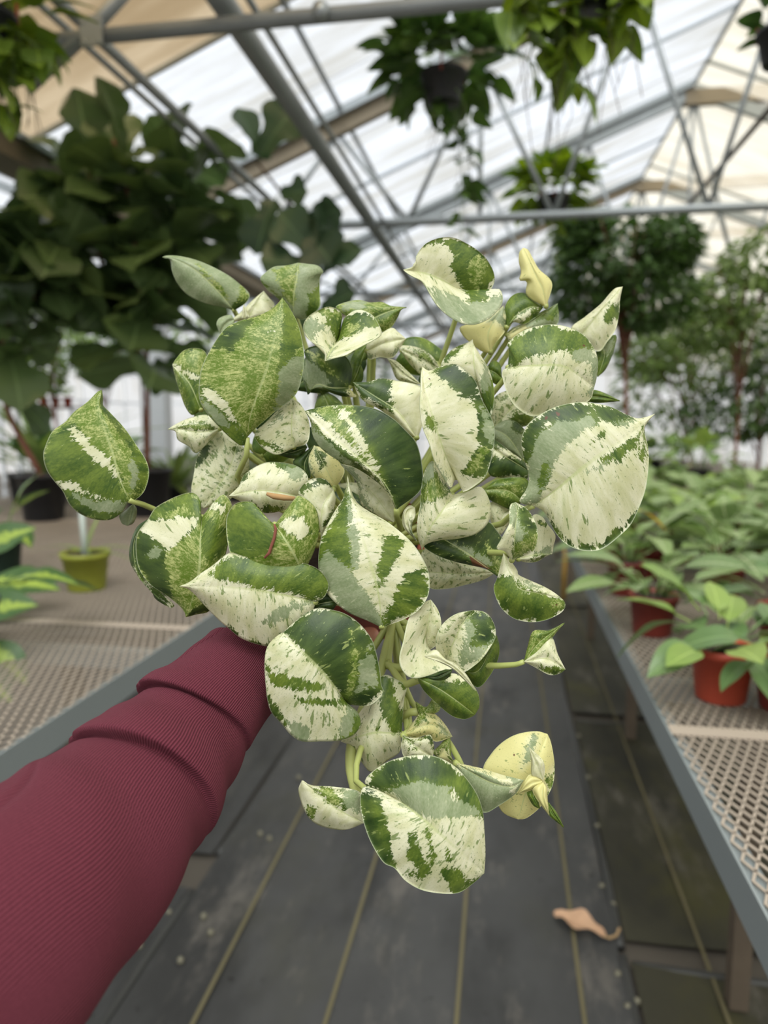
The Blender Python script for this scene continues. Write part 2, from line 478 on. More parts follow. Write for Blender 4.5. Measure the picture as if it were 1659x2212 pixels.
for x, z in [(XE + (XR - XE) * k / 5, ZE + (ZR - ZE) * k / 5) for k in (1.7, 3.4, 5)] + [(XR + (XE2 - XR) * k / 5, ZR + (ZE - ZR) * k / 5) for k in (2, 3.5)]:
    MB().box(x - .014, x + .014, -6, 25.4, z + .045, z + .08).build('purlin', STEEL, ceiling)
for y in ys[::3]:
    MB().bar((XE, y + 1.03, ZE + .075), (XR, y + 1.03, ZR + .075), .025, .025).build('glazing_bar', STEEL, ceiling)
for y in ys[8::3]:
    MB().bar((XR, y, ZR + .075), (XE2, y, ZE + .075), .03, .025).build('glazing_bar', STEEL, ceiling)
CH = {2.78: PY(860, 18, 2.78).z}
for k, y in enumerate(TY):
    zc = CH.get(y, 3.0)
    tr = MB().tube([(XE, y, zc), (XE2, y, zc)], .034 if k else .028, 12).build('truss_chord', PIPE, ceiling, True)
    MB().bar((XE, y, ZE - .02), (XR, y, ZR - .02), .07, .15).build('rafter', TANSTEEL if k % 2 else STEEL, tr)
    MB().bar((XE, y - .06, ZE + .05), (XR, y - .06, ZR + .05), .04, .06).build('rafter_flange', STEEL, tr)
    MB().bar((XR, y, ZR - .02), (XE2, y, ZE - .02), .07, .12).build('rafter', STEEL, tr)
    MB().bar((XR - .1, y, ZR - .1), (XR + 3.2, y, ZR - .1), .09, .16).build('ridge_tie', TANSTEEL, tr)
    MB().bar((XE, y, ZE - .02), (XR0, y, ZR - .02), .06, .12).build('rafter', STEEL, tr)
    MB().tube([(XE, y, zc), (XR0 - 3, y, zc)], .03, 8).build('truss_chord_extension', PIPE, tr, True)
    if k == 0:
        nodes = [(PY(208, 52, y).x, PY(320, -60, y).x)]
        g = PY(208, 52, y)
        MB().tube([PY(60, 190, y), g, PY(300, -50, y)], .026, 10).build('web_bar', PIPE, tr, True)
        MB().box(g.x - .045, g.x + .045, y - .04, y - .03, zc - .05, zc + .055).build('gusset_plate', STEEL, tr)
        for bx in (-.03, .03):
            for bz in (-.035, .035):
                MB().lathe([(0, .005), (.006, .004), (.008, 0)], 8).build('bolt', STEEL, tr, True, loc=(g.x + bx, y - .04, zc + bz), rot=(math.pi/2, 0, 0))
        h = PY(697, 12, y)
        MB().lathe([(0, .02), (.03, .016), (.034, 0), (.03, -.016), (0, -.02)], 14).build('clamp', STEEL, tr, True, loc=(h.x, y - .03, zc), rot=(math.pi/2, 0, 0))
        continue
    n = 9
    for j in range(n):
        xa = XE + (XE2 - XE) * (j + .0) / n; xb = XE + (XE2 - XE) * (j + .5) / n; xc = XE + (XE2 - XE) * (j + 1) / n
        zt = lambda x: (ZE + (ZR - ZE) * (1 - abs(x - XR) / (XR - XE))) - .08
        MB().tube([(xa, y, zc), (xb, y, zt(xb))], .02, 7).build('web_bar', PIPE, tr, True)
        MB().tube([(xb, y, zt(xb)), (xc, y, zc)], .02, 7).build('web_bar', PIPE, tr, True)
        if j % 2 == 0: MB().tube([(xb, y, zt(xb)), (xb, y, zc)], .018, 7).build('web_bar', PIPE, tr, True)
# long members along the house
for px, py, r, nm in ((470, 25, .048, 'heating_pipe'), (535, 30, .014, 'service_wire_pipe'), (130, 40, .024, 'service_pipe'), (60, 20, .016, 'service_pipe')):
    q = PY(px, py, 2.78)
    MB().tube([(q.x, -4, q.z + .06), (q.x, 25, q.z + .06)], r, 12).build(nm, PIPE, ceiling, True)
q = PY(1659, 240, 5.85)
MB().tube([(q.x, -4, q.z), (q.x, 25, q.z)], .022, 8).build('service_pipe', simple('dark_pipe', srgb(92, 84, 76), .6), ceiling, True)
for xg in (XE, XE2):
    MB().box(xg - .13, xg + .13, -6, 25.4, ZE - .12, ZE + .0).build('gutter', TANSTEEL, ceiling)
    MB().box(xg - .16, xg + .16, -6, 25.4, ZE + .0, ZE + .04).build('gutter_lip', STEEL, ceiling)
    for y in TY:
        if y < 3 and xg == XE: continue
        MB().box(xg - .075, xg + .075, y + .1, y + .25, 0, ZE - .12).build('trim_1', POSTW, None, kind='structure') if xg == XE else MB().box(xg - .07, xg + .07, y - .07, y + .07, 0, ZE - .12).build('trim_2', POSTW, None, kind='structure')
# end wall and side walls of sheeting on a frame
def sheet_wall(name, pa, pb, z1, n, mat, gable=None):
    w = obj(name, None, kind='structure')
    pa, pb = Vector(pa), Vector(pb)
    for k in range(n):
        a, b = pa.lerp(pb, k / n), pa.lerp(pb, (k + 1) / n)
        za = gable(a.x) if gable else z1; zb = gable(b.x) if gable else z1
        nrm = (pb - pa).normalized().cross(Vector((0, 0, 1))) * .01
        vs = [a, b, b + Vector((0, 0, zb)), a + Vector((0, 0, za))]
        MB().add([v - nrm for v in vs] + [v + nrm for v in vs], [(0,3,2,1),(4,5,6,7),(0,1,5,4),(1,2,6,5),(2,3,7,6),(3,0,4,7)]).build('wall_panel', mat, w)
        MB().bar(a, a + Vector((0, 0, za)), .07, .07).build('stud', POSTW, w)
    for z in (.9, 2.1, 3.1):
        MB().bar(pa + Vector((0, 0, z)), pb + Vector((0, 0, z)), .05, .07).build('wall_rail', POSTW, w)
    return w
def gz(x):
    x = x if x > XE else 2*XE - x
    return ZE + (ZR - ZE) * max(0, 1 - abs(x - XR) / (XR - XE))
sheet_wall('wall_back', (-13.4, 25.5, 0), (7.6, 25.5, 0), 0, 20, WALLSHEET, gz)
sheet_wall('wall_right', (7.6, -6, 0), (7.6, 25.5, 0), ZE, 24, WALLSHEET)
sheet_wall('wall_left', (-13.4, 25.5, 0), (-13.4, -6, 0), ZE, 24, WALLSHEET)
# ---------------------------------------------------------------- greenhouse plants
RND = random.Random(11)
def leafmesh(name, L, W, prof, nu=7, nv=2, fold=.12, curl=.25, wave=0.0, waves=4, petiole=.12):
    """leaf blade along +X with a short petiole, arched (curl) and folded along the midrib; uv: along, across"""
    v, f, uv = [], [], []
    for i in range(nu + 1):
        u = i / nu
        w = W / 2 * prof(u)
        for j in range(-nv, nv + 1):
            s = j / nv
            x = L * (petiole + u * (1 - petiole)); y = w * s
            z = fold * abs(y) - curl * L * u * u + wave * L * math.sin(u * waves * 6.28 + s * 2) * abs(s)
            v.append((x, y, z)); uv.append((u, .5 + .5 * s))
    c = 2 * nv + 1
    for i in range(nu):
        for j in range(2 * nv):
            f.append((i*c+j, (i+1)*c+j, (i+1)*c+j+1, i*c+j+1))
    # petiole as a thin three-sided stalk
    b = len(v); r = max(.0012, L * .012)
    for x in (-.0, L * petiole * 1.15):
        for k in range(3):
            v.append((x, r * math.cos(k * 2.094), r * math.sin(k * 2.094) - r)); uv.append((0, .5))
    for k in range(3):
        f.append((b + k, b + (k+1) % 3, b + 3 + (k+1) % 3, b + 3 + k))
    me = bpy.data.meshes.new(name)
    me.from_pydata(v, [], f)
    ul = me.uv_layers.new(name='UVMap')
    li = [0] * len(me.loops); me.loops.foreach_get('vertex_index', li)
    ul.data.foreach_set('uv', [q for i in li for q in uv[i]])
    me.polygons.foreach_set('use_smooth', [True] * len(me.polygons))
    me.update()
    return me
ellip = lambda u: max(.03, math.sin(math.pi * u ** .85) ** .8)
ovate = lambda u: max(.02, (math.sin(math.pi * min(1, u ** .6)) ** .75) if u < .98 else .02)
heart = lambda u: max(.02, min(1, (u + .06) * 5.0) ** .5 * (1 - u ** 2.2) ** .9)
lyre = lambda u: max(.06, (.42 + .1 * math.cos(u * 5) + .75 * math.exp(-((u - .74) / .24) ** 2)) * min(1, (1 - u) * 9) ** .5 * min(1, u * 8 + .2))
strap = lambda u: max(.03, min(1, u * 6 + .4) * (1 - u ** 3))

def basis(d, up=(0, 0, 1), roll=0.0):
    d = Vector(d).normalized()
    z = Vector(up) - d * Vector(up).dot(d)
    if z.length < 1e-3: z = d.orthogonal()
    z.normalize(); y = z.cross(d)
    M = Matrix((d, y, z)).transposed()
    return M @ Matrix.Rotation(roll, 3, 'X')
def place(mesh, parent, pos, d, s=1.0, roll=0.0, name='leaf', up=(0, 0, 1)):
    o = bpy.data.objects.new(name, mesh); COL.objects.link(o); o.parent = parent
    o.matrix_local = Matrix.Translation(Vector(pos)) @ basis(d, up, roll).to_4x4() @ Matrix.Scale(s, 4)
    return o
def set_mat(me, mat):
    me.materials.append(mat); return me
def pot_mesh(r, h, rim=.012):
    return MB().lathe([(0, 0), (r*.74, 0), (r*.76, .004), (r*.93, h - rim*1.6), (r, h - rim*1.6), (r*1.02, h), (r*.95, h), (r*.9, h - .012), (0, h - .015)], 26)
def potted(name, label, cat, loc, r, h, potmat, group=None):
    e = obj(name, None, label=label, cat=cat, loc=loc, group=group)
    pot_mesh(r, h).build('pot', potmat, e, True)
    MB().lathe([(0, h - .008), (r*.5, h - .004), (r*.9, h - .009)], 18).build('soil', SOILB, e, True)
    return e
SOILB = simple('bark_soil', srgb(58, 44, 36), .95, var=.5, vscale=90)
TERRAB = simple('red_plastic_pot', srgb(168, 66, 44), .5, var=.08)
TERRAD = simple('dark_red_pot', srgb(120, 44, 34), .5, var=.1)
BARK = simple('brown_bark', srgb(120, 78, 62), .85, var=.25, vscale=14)
TWIG = simple('dark_twig', srgb(70, 56, 44), .85, var=.2)
GSTEM = simple('green_stem', srgb(96, 120, 60), .6, var=.2)
WIRE = simple('hanger_wire', srgb(110, 104, 100), .5, .3)
REDCLIP = simple('red_hanger_clip', srgb(150, 62, 48), .5)

F_FIG = foliage('fig_leaf', srgb(60, 82, 46), srgb(96, 118, 70), .36, .28)
F_FIG2 = foliage('fig_leaf_blue', srgb(44, 66, 44), srgb(70, 96, 62), .45, .2)
F_FICUS = foliage('ficus_leaf', srgb(58, 84, 42), srgb(96, 122, 60), .38, .3)
F_PRAYER = foliage('prayer_leaf', srgb(78, 112, 54), srgb(126, 152, 82), .42, .22, srgb(206, 216, 172))
F_BROAD = foliage('broad_leaf', srgb(88, 118, 70), srgb(124, 150, 96), .32, .2)
F_BROADY = foliage('broad_leaf_light', srgb(108, 144, 66), srgb(158, 178, 96), .4, .25)
F_HANG = foliage('vine_leaf', srgb(66, 98, 36), srgb(140, 160, 52), .42, .3)
F_HANGD = foliage('vine_leaf_dark', srgb(48, 78, 36), srgb(92, 120, 52), .42, .25)
F_SHRUB = foliage('shrub_leaf', srgb(70, 94, 46), srgb(128, 150, 78), .45, .3)
def dief_material():
    t = NT('dieffenbachia_leaf')
    uv = t.co('UV'); sx = t.n('ShaderNodeSeparateXYZ'); t.l(uv, sx.inputs[0])
    av = t.math('ABSOLUTE', t.math('SUBTRACT', sx.outputs[1], .5))
    nz = t.noise(t.mapv(uv, (14, 5, 1)), 1.0, 4, .6)
    f = t.step(t.math('ADD', av, t.math('MULTIPLY', t.math('SUBTRACT', nz, .5), .6)), .24, .06)
    col = t.mix(f, t.mix(nz, srgb(58, 92, 44), srgb(90, 122, 70)), srgb(168, 192, 84))
    t.l(col, t.b.inputs['Base Color']); t.b.inputs['Roughness'].default_value = .4
    tr = t.n('ShaderNodeBsdfTranslucent'); t.l(col, tr.inputs[0])
    mx = t.n('ShaderNodeMixShader'); mx.inputs[0].default_value = .25
    t.l(t.b.outputs[0], mx.inputs[1]); t.l(tr.outputs[0], mx.inputs[2]); t.l(mx.outputs[0], t.out.inputs[0])
    return t.m
F_DIEF = dief_material()
F_GRASS = foliage('strap_leaf', srgb(98, 124, 60), srgb(158, 176, 104), .45, .25)
F_YELLOW = foliage('yellowed_leaf', srgb(214, 168, 40), srgb(222, 184, 60), .5, .25)

# --- fiddle-leaf figs on the left bench
FIG = [set_mat(leafmesh('leaf', 1, .74, lyre, 10, 3, .18, c, .035, 3, .1), F_FIG) for c in (.12, .3, .5)]
FIGB = [set_mat(leafmesh('leaf', 1, .78, lyre, 10, 3, .2, c, .03, 3, .1), F_FIG2) for c in (.1, .3)]
def fig_tree(label, base, pr, ph, stems, leaves, meshes, potmat, seed, smin, smax):
    r = random.Random(seed)
    e = potted('fiddle_leaf_fig', label, 'potted tree', base, pr, ph, potmat, 'fiddle-leaf figs on the left bench')
    for st in stems:
        w = [Vector(p) - Vector(base) for p in st]
        sp = [Vector(x) for x in spline([tuple(x) for x in w], 16)]
        MB().tube(sp, [.019 - .011 * k / 15 for k in range(16)], 9).build('trunk', BARK, e, True)
        n = leaves
        for k in range(n):
            u = .34 + .66 * (k + r.random() * .6) / n if len(stems) > 0 else 1
            p = sp[min(15, int(u * 15))]
            a = k * 2.4 + r.random() * .8
            el = r.uniform(-.7, .9) + .5 * (u > .85)
            d = Vector((math.cos(a) * math.cos(el), math.sin(a) * math.cos(el), math.sin(el)))
            place(r.choice(meshes), e, p, d, smin + (smax - smin) * r.random(), r.uniform(-1.1, 1.1))
    return e
def on(px, py, z=BT): return PZ(px, py, z)
def at(px, py, y): return PY(px, py, y)
b2 = at(318, 1020, 4.3); b2.z = BT
fig_tree('tall fiddle-leaf fig with a broad dense crown on a bare brown trunk', b2, .16, .30,
         [[b2 + Vector((0, 0, .28)), at(318, 880, 4.3), at(312, 700, 4.3), at(280, 440, 4.25), at(245, 300, 4.2)],
          [at(318, 760, 4.3), at(350, 600, 4.4), at(400, 440, 4.4), at(395, 345, 4.4)],
          [at(316, 790, 4.3), at(240, 640, 4.35), at(200, 470, 4.3), at(190, 360, 4.3)]], 40, FIG, BLACKP, 3, .32, .50)
b1 = at(8, 1000, 4.0); b1.z = BT
b1.x = max(b1.x, -2.78)
fig_tree('fiddle-leaf fig at the left edge with a thick reddish-brown trunk', b1, .15, .28,
         [[b1 + Vector((0, 0, .26)), at(8, 860, 4.0), at(12, 690, 4.0), at(30, 560, 4.0), at(60, 450, 4.0)],
          [at(12, 700, 4.0), at(90, 620, 4.1), at(140, 520, 4.1)], [at(12, 720, 4.0), at(-60, 620, 3.95), at(-50, 500, 3.95)]], 30, FIG, BLACKP, 8, .30, .46)
b3 = at(690, 1100, 4.4); b3.z = BT
e3 = potted('fiddle_leaf_fig', 'slender fiddle-leaf fig whose single top leaf stands clear against the white roof', 'potted tree', b3, .14, .28, BLACKP, 'fiddle-leaf figs on the left bench')
sp = [Vector(x) for x in spline([tuple(v - b3) for v in (b3 + Vector((0, 0, .26)), at(680, 700, 4.4), at(690, 560, 4.4), at(640, 460, 4.4), at(555, 350, 4.4))], 16)]
MB().tube(sp, [.014 - .006 * k / 15 for k in range(16)], 8).build('trunk', TWIG, e3, True)
for (ax_, ay_, bx_, by_, s, rl) in ((556, 352, 600, 262, .37, .2), (560, 350, 540, 250, .30, 1.0), (600, 420, 545, 520, .36, .1), (640, 470, 700, 545, .38, .2), (690, 560, 720, 380, .34, 1.2), (690, 560, 640, 500, .34, -.3), (660, 480, 760, 440, .24, .9),
                                    (690, 580, 600, 560, .36, .2), (690, 600, 760, 520, .30, -.4), (685, 640, 640, 690, .3, .4), (600, 420, 660, 410, .22, .6), (685, 680, 740, 640, .3, 0)):
    a_, b_ = at(ax_, ay_, 4.4), at(bx_, by_, 4.3)
    place(RND.choice(FIGB), e3, a_ - b3, b_ - a_, s, rl, up=(.1, -1, .45))

# --- tree crowns made of many small leaves
def crown_tree(name, label, cat, base, top, blobs, mats_leaf, nbig, nstuff, ls, seed, potted_r=.16, group=None, trunk=BARK):
    r = random.Random(seed)
    base = Vector(base)
    e = potted(name, label, cat, base, potted_r, potted_r * 1.7, BLACKP, group)
    top = Vector(top)
    sp = [Vector(x) for x in spline([(0, 0, .2), tuple((top - base) * .5 + Vector((.03, 0, 0))), tuple(top - base)], 10)]
    MB().tube(sp, [.026 - .014 * k / 9 for k in range(10)], 8).build('trunk', trunk, e, True)
    lm = set_mat(leafmesh('leaf', 1, .48, ellip, 4, 1, .15, .25, 0, 1, .1), mats_leaf)
    bm_ = MB()
    tw = MB()
    V, F, UV = [], [], []
    def rp():
        c, rad = r.choice(blobs)
        while True:
            q = Vector((r.uniform(-1, 1), r.uniform(-1, 1), r.uniform(-1, 1)))
            if .25 < q.length < 1: break
        q = q * (q.length ** -.35)
        return Vector(c) - base + Vector((q.x * rad[0], q.y * rad[1], q.z * rad[2])), q
    for c, rad in blobs:
        for k in range(5):
            t_ = Vector(c) - base + Vector((r.uniform(-1, 1) * rad[0], r.uniform(-1, 1) * rad[1], r.uniform(-.6, 1) * rad[2])) * .8
            tw.tube([sp[-1].lerp(sp[5], r.random()), sp[-1].lerp(t_, .5) + Vector((0, 0, .05)), t_], [.009, .006, .003], 5)
    tw.build('branches', trunk, e, True)
    for k in range(nbig):
        p, q = rp()
        place(lm, e, p, Vector((q.x, q.y, q.z * .5 - .35 + r.uniform(-.4, .4))), ls * r.uniform(.7, 1.3), r.uniform(-1, 1))
    for k in range(nstuff):
        p, q = rp()
        B = basis((q.x + r.uniform(-.6, .6), q.y + r.uniform(-.6, .6), q.z * .4 - .3 + r.uniform(-.5, .5)), (0, 0, 1), r.uniform(-1, 1)) * (ls * r.uniform(.7, 1.25))
        b = len(V)
        for x, y, z, u, w in ((0, 0, 0, 0, .5), (.4, .24, .03, .4, 1), (.4, 0, 0, .4, .5), (.4, -.24, .03, .4, 0), (1, 0, -.15, 1, .5)):
            V.append(p + B @ Vector((x, y, z))); UV.append((u, w))
        F += [(b, b+2, b+1), (b, b+3, b+2), (b+1, b+2, b+4), (b+2, b+3, b+4)]
    if F:
        me = MB().add(V, F).mesh('foliage', True)
        ul = me.uv_layers.new(name='UVMap')
        li = [0] * len(me.loops); me.loops.foreach_get('vertex_index', li)
        ul.data.foreach_set('uv', [q for i in li for q in UV[i]])
        o = obj('foliage', me, e, mats_leaf, kind='stuff')
    return e
fb = at(1345, 1050, 7.3); fb.z = BT
crown_tree('weeping_fig', 'dark round-headed weeping fig standing tall on the right bench under the hanging baskets', 'potted tree', fb, at(1345, 680, 7.3),
           [(at(1340, 560, 7.3), (.6, .55, .42)), (at(1400, 640, 7.3), (.42, .45, .3)), (at(1270, 620, 7.3), (.36, .4, .34)), (at(1440, 530, 7.3), (.3, .34, .23)), (at(1260, 500, 7.3), (.23, .28, .19))], F_FICUS, 260, 5200, 0.1, 21)
sh = [('shrub with loose yellowish leaves at the right edge below the roof pipes', 1600, 640, 8.2, [(1590, 640, .45, .3), (1650, 560, .4, .3), (1540, 700, .35, .25)], F_SHRUB, 31),
      ('broad pale-green shrub behind the right bench, nearest the big right-hand pothos leaf', 1480, 800, 9.5, [(1430, 850, .6, .4), (1520, 770, .6, .4), (1400, 770, .35, .3)], F_SHRUB, 32),
      ('wide mid-green shrub filling the right edge at eye level', 1640, 860, 8.6, [(1640, 860, .55, .4), (1570, 900, .5, .25), (1680, 780, .4, .4)], F_FICUS, 33),
      ('olive shrub right of the weeping fig in the distance', 1500, 690, 11.0, [(1500, 690, .8, .4), (1420, 740, .5, .4), (1580, 720, .6, .4)], F_SHRUB, 34)]
for lab, tx, ty, Y, bl, mt, sd_ in sh:
    tp = at(tx, ty + 60, Y); bs = Vector((tp.x, Y, 0.0))
    crown_tree('shrub', lab, 'shrub', bs, tp, [(at(x, y, Y), (rx, rx, rz)) for x, y, rx, rz in bl], mt, 40, 1500, .11, sd_, .2)
sh2 = [('round light-green shrub far behind the fiddle-leaf figs', 110, 730, 8.5, [(110, 720, .55, .4), (60, 800, .4, .3)], F_SHRUB, 41),
       ('dark far shrub seen below the crown of the tall fiddle-leaf fig', 220, 760, 10.9, [(210, 760, .6, .4), (280, 700, .4, .3)], F_FICUS, 42),
       ('pale far shrub behind the white post', 420, 720, 10.5, [(420, 700, .6, .7), (470, 820, .5, .5)], F_SHRUB, 43),
       ('small far shrub at the end of the aisle', 780, 840, 15.0, [(760, 820, .8, .6), (900, 860, .7, .5)], F_FICUS, 44)]
for lab, tx, ty, Y, bl, mt, sd_ in sh2:
    tp = at(tx, ty + 50, Y); bs = Vector((tp.x, Y, 0))
    crown_tree('shrub', lab, 'shrub', bs, tp, [(at(x, y, Y), (rx, rx, rz)) for x, y, rx, rz in bl], mt, 30, 900, .13, sd_, .2)

# --- hanging baskets
HL = [set_mat(leafmesh('leaf', 1, .74, heart, 7, 2, .16, c, 0, 1, .14), F_HANG) for c in (.15, .35)]
HLD = [set_mat(leafmesh('leaf', 1, .7, heart, 7, 2, .16, c, 0, 1, .14), F_HANGD) for c in (.15, .35)]
def basket(label, pc, Y, r, n, ls, vines, ceil, seed, meshes, spread=1.0, nv=9):
    rr = random.Random(seed)
    c = at(pc[0], pc[1], Y)
    e = obj('hanging_basket', None, label=label, cat='hanging plant', loc=c, group='hanging baskets under the roof')
    h = r * 1.25
    MB().lathe([(0, 0), (r*.7, 0), (r*.74, .006), (r*.95, h*.86), (r*1.03, h*.87), (r*1.04, h), (r*.94, h), (r*.9, h*.9), (0, h*.88)], 22).build('pot', BLACKP, e, True)
    hk = Vector((0, 0, ceil - c.z))
    for k in range(3):
        a = k * 2.094 + .5
        p = Vector((math.cos(a) * r, math.sin(a) * r, h))
        MB().tube([p, p.lerp(hk, .5), hk], .0022, 5).build('hanger', WIRE, e, True)
        MB().tube([p + Vector((0, 0, -.03)), p + Vector((0, 0, .05))], .006, 6).build('clip', REDCLIP, e, True)
    for k in range(n):
        a = rr.random() * 6.28; q = rr.random()
        p = Vector((math.cos(a) * r * q, math.sin(a) * r * q, h * (.9 + .15 * rr.random())))
        tip = Vector((math.cos(a), math.sin(a), 0)) * (r * spread * (.5 + 1.0 * rr.random())) + Vector((0, 0, h + r * spread * rr.uniform(.15 if math.sin(a) < .2 else -.4, 1.0)))
        d = (tip - p)
        place(rr.choice(meshes), e, p.lerp(tip, .55), d + Vector((0, 0, -.3 * d.length)), ls * rr.uniform(.7, 1.2), rr.uniform(-.6, .6))
    for vx, vy0, vy1 in vines:
        a, b = at(vx[0], vy0, Y) - c, at(vx[1], vy1, Y) - c
        pp = [Vector(x) for x in spline([(0, -r * .5, h), tuple(a + Vector((0, rr.uniform(-.1, .1), 0))), tuple(a.lerp(b, .5) + Vector((rr.uniform(-.03, .03), 0, 0))), tuple(b)], 14)]
        MB().tube(pp, .0025, 5).build('vine', GSTEM, e, True)
        for k in range(nv):
            u = rr.uniform(.3, 1)
            p = pp[int(u * 13)]
            place(rr.choice(meshes), e, p, (rr.uniform(-1, 1), rr.uniform(-1, .4), rr.uniform(-.9, .1)), ls * rr.uniform(.5, 1), rr.uniform(-.6, .6))
        for k in range(3):
            p = pp[rr.randint(4, 9)]; 
            MB().tube([p, p + Vector((rr.uniform(-.04, .04), 0, -.12)), p + Vector((rr.uniform(-.06, .06), 0, -.3))], .0015, 4).build('aerial_root', TWIG, e)
    return e
basket('hanging basket of glossy dark green pothos in a black pot above the plant', (958, 226), 4.0, .12, 190, .15, [((990, 995), 270, 560), ((1010, 1000), 250, 440), ((940, 985), 240, 300)], 3.28, 51, HLD, 2.5, 12)
basket('nearest hanging basket, cut by the top edge, with big yellow-green vine leaves', (1290, 10), 2.35, .10, 34, .15, [((1150, 1165), 100, 190), ((1190, 1200), 60, 190), ((1235, 1225), 130, 200), ((1330, 1300), 20, 70), ((1385, 1400), 0, 30), ((1120, 1125), 20, 70), ((1160, 1150), 10, 60), ((1225, 1230), 30, 110)], 3.1, 52, HL, 1.9, 8)
basket('small distant hanging basket of yellow-green pothos above the weeping fig', (1195, 470), 6.3, .13, 150, .17, [((1200, 1195), 490, 560), ((1130, 1125), 450, 470)], 3.2, 53, HL, 2.3, 8)
basket('hanging basket at the top left corner with bright pothos leaves', (-40, 130), 2.4, .12, 80, .16, [((40, 40), 120, 250), ((70, 75), 90, 160), ((30, 25), 60, 110), ((10, 15), 150, 260)], 3.1, 54, HL, 2.0, 10)
basket('dark hanging basket at the far right edge of the roof', (1690, 140), 4.2, .13, 30, .14, [], 3.28, 55, HLD, 1.2)

# --- pots on the right bench
PR = [set_mat(leafmesh('leaf', 1, .46, ellip, 8, 2, .14, c, 0, 1, .14), F_PRAYER) for c in (.15, .35, .55)]
BR = [set_mat(leafmesh('leaf', 1, .5, ellip, 8, 2, .2, c, .012, 2, .2), F_BROAD) for c in (.2, .4, .6)]
BRY = [set_mat(leafmesh('leaf', 1, .5, ellip, 8, 2, .2, c, .012, 2, .2), F_BROADY) for c in (.2, .4, .6)]
DF = [set_mat(leafmesh('leaf', 1, .5, ellip, 8, 2, .14, c, .01, 2, .2), F_DIEF) for c in (.2, .4)]
ST = [set_mat(leafmesh('leaf', 1, .09, strap, 9, 1, .3, c, 0, 1, .02), F_GRASS) for c in (.3, .55, .8)]
def bushy(label, loc, r, h, potmat, meshes, n, ls, seed, el=(.0, 1.1), group=None, name='potted_plant', rise=.05):
    rr = random.Random(seed)
    e = potted(name, label, 'potted plant', loc, r, h, potmat, group)
    for k in range(n):
        a = k * 2.4 + rr.random(); elv = rr.uniform(*el)
        p = Vector((math.cos(a) * r * .3, math.sin(a) * r * .3, h - .01))
        d = Vector((math.cos(a) * math.cos(elv), math.sin(a) * math.cos(elv), math.sin(elv)))
        q = p + d * rise * rr.uniform(.4, 1.4) + Vector((0, 0, rise * rr.uniform(0, 1)))
        MB().tube([p, p.lerp(q, .5) + Vector((0, 0, .008)), q], .0028, 5).build('stalk', GSTEM, e, True) if rise > .06 else None
        place(rr.choice(meshes), e, q, d, ls * rr.uniform(.75, 1.2), rr.uniform(-.4, .4))
    return e
q = on(1556, 1508); q.z = BT + .001
bushy('red plastic pot with broad glossy leaves, nearest on the right bench', q, .068, .118, TERRAB, BR + BRY[:1], 17, .15, 61, (-.1, .9))
q = on(1408, 1368); q.z = BT + .001
bushy('dark red pot of pale-veined leaves reaching over the grey rail', q, .068, .115, TERRAD, PR, 22, .16, 62, (-.2, .8), rise=.07)
q = on(1690, 1400); q.z = BT + .001
bushy('red pot at the right frame edge behind the nearest glossy plant', q, .068, .115, TERRAD, PR + BR, 16, .15, 63, (0, 1))
q = on(1690, 1530); q.z = BT + .001
bushy('pot with grey-green leaves cut off by the right frame edge', q, .06, .1, TERRAD, BR, 12, .12, 64, (-.2, .6))
k = 0
ORD = ['first', 'second', 'third', 'fourth', 'fifth', 'sixth', 'seventh', 'eighth']
for ri, (yy, dx) in enumerate(((2.55, 0), (2.86, .12), (3.2, 0), (3.6, .1), (4.05, .02), (4.55, .14), (5.1, 0))):
    ci = -1
    for xx in np.arange(.43 + dx, 2.05, .30):
        pxp = (xx / yy) * FPX + 1090
        if pxp > 1760: continue
        k += 1; ci += 1
        bushy('pale-veined plant in a red pot, %s massed row, %s from the aisle' % (ORD[ri], ORD[ci]), (xx + RND.uniform(-.03, .03), yy + RND.uniform(-.04, .04), BT + .001), .07, .12, TERRAD, PR + (BRY if k % 4 == 0 else []), 18, .19, 100 + k, (.0, 1.0), 'massed plants on the right bench', rise=.07)
k = 0
for ri, yy in enumerate((6.9, 7.7, 8.6)):
    ci = -1
    for xx in np.arange(.6, 3.4, .56):
        if (xx / yy) * FPX + 1090 > 1760 or xx > 2.1 and yy < 6: continue
        if xx > 2.1 or (abs(xx - fb.x) < .45 and abs(yy - fb.y) < .5): continue
        k += 1; ci += 1
        bushy('large-leaved plant at the far bench end, %s row, %s from the aisle' % (ORD[ri], ORD[ci]), (xx + RND.uniform(-.05, .05), yy, BT + .001), .11, .17, BLACKP, BRY + BR, 20, .27, 300 + k, (.1, 1.2), 'far plants on the right bench', rise=.12)
ye = obj('yellow_leaf', set_mat(leafmesh('yellow_leaf', .13, .045, ellip, 8, 2, .1, .25), F_YELLOW), label='yellowed leaf lying on the massed plants beside the largest pothos leaf', cat='leaf')
yp = at(1375, 1098, 2.5)
ye.matrix_world = Matrix.Translation(yp) @ basis((1, .2, -.45)).to_4x4()
q = PZ(1216, 1296, .012)
MB().tube([(q.x, q.y, .015), (q.x + .01, q.y, .52)], .016, 10).build('yellow_stake', simple('yellow_plastic', srgb(196, 150, 44), .5), None, True, label='yellow stake standing on the aisle floor by the right bench', cat='stake')
tq = at(1590, 1085, 5.9)
m = MB(); m.box(-.24, .24, -.13, .13, 0, .006); m.box(-.24, .24, -.13, -.122, 0, .055); m.box(-.24, .24, .122, .13, 0, .055); m.box(-.24, -.232, -.13, .13, 0, .055); m.box(.232, .24, -.13, .13, 0, .055)
m.build('seed_tray', simple('dark_tray', srgb(84, 78, 84), .4), None, loc=(min(tq.x, 1.85), 5.9, BT + .001), label='dark plastic tray on the right bench behind the massed plants', cat='tray')

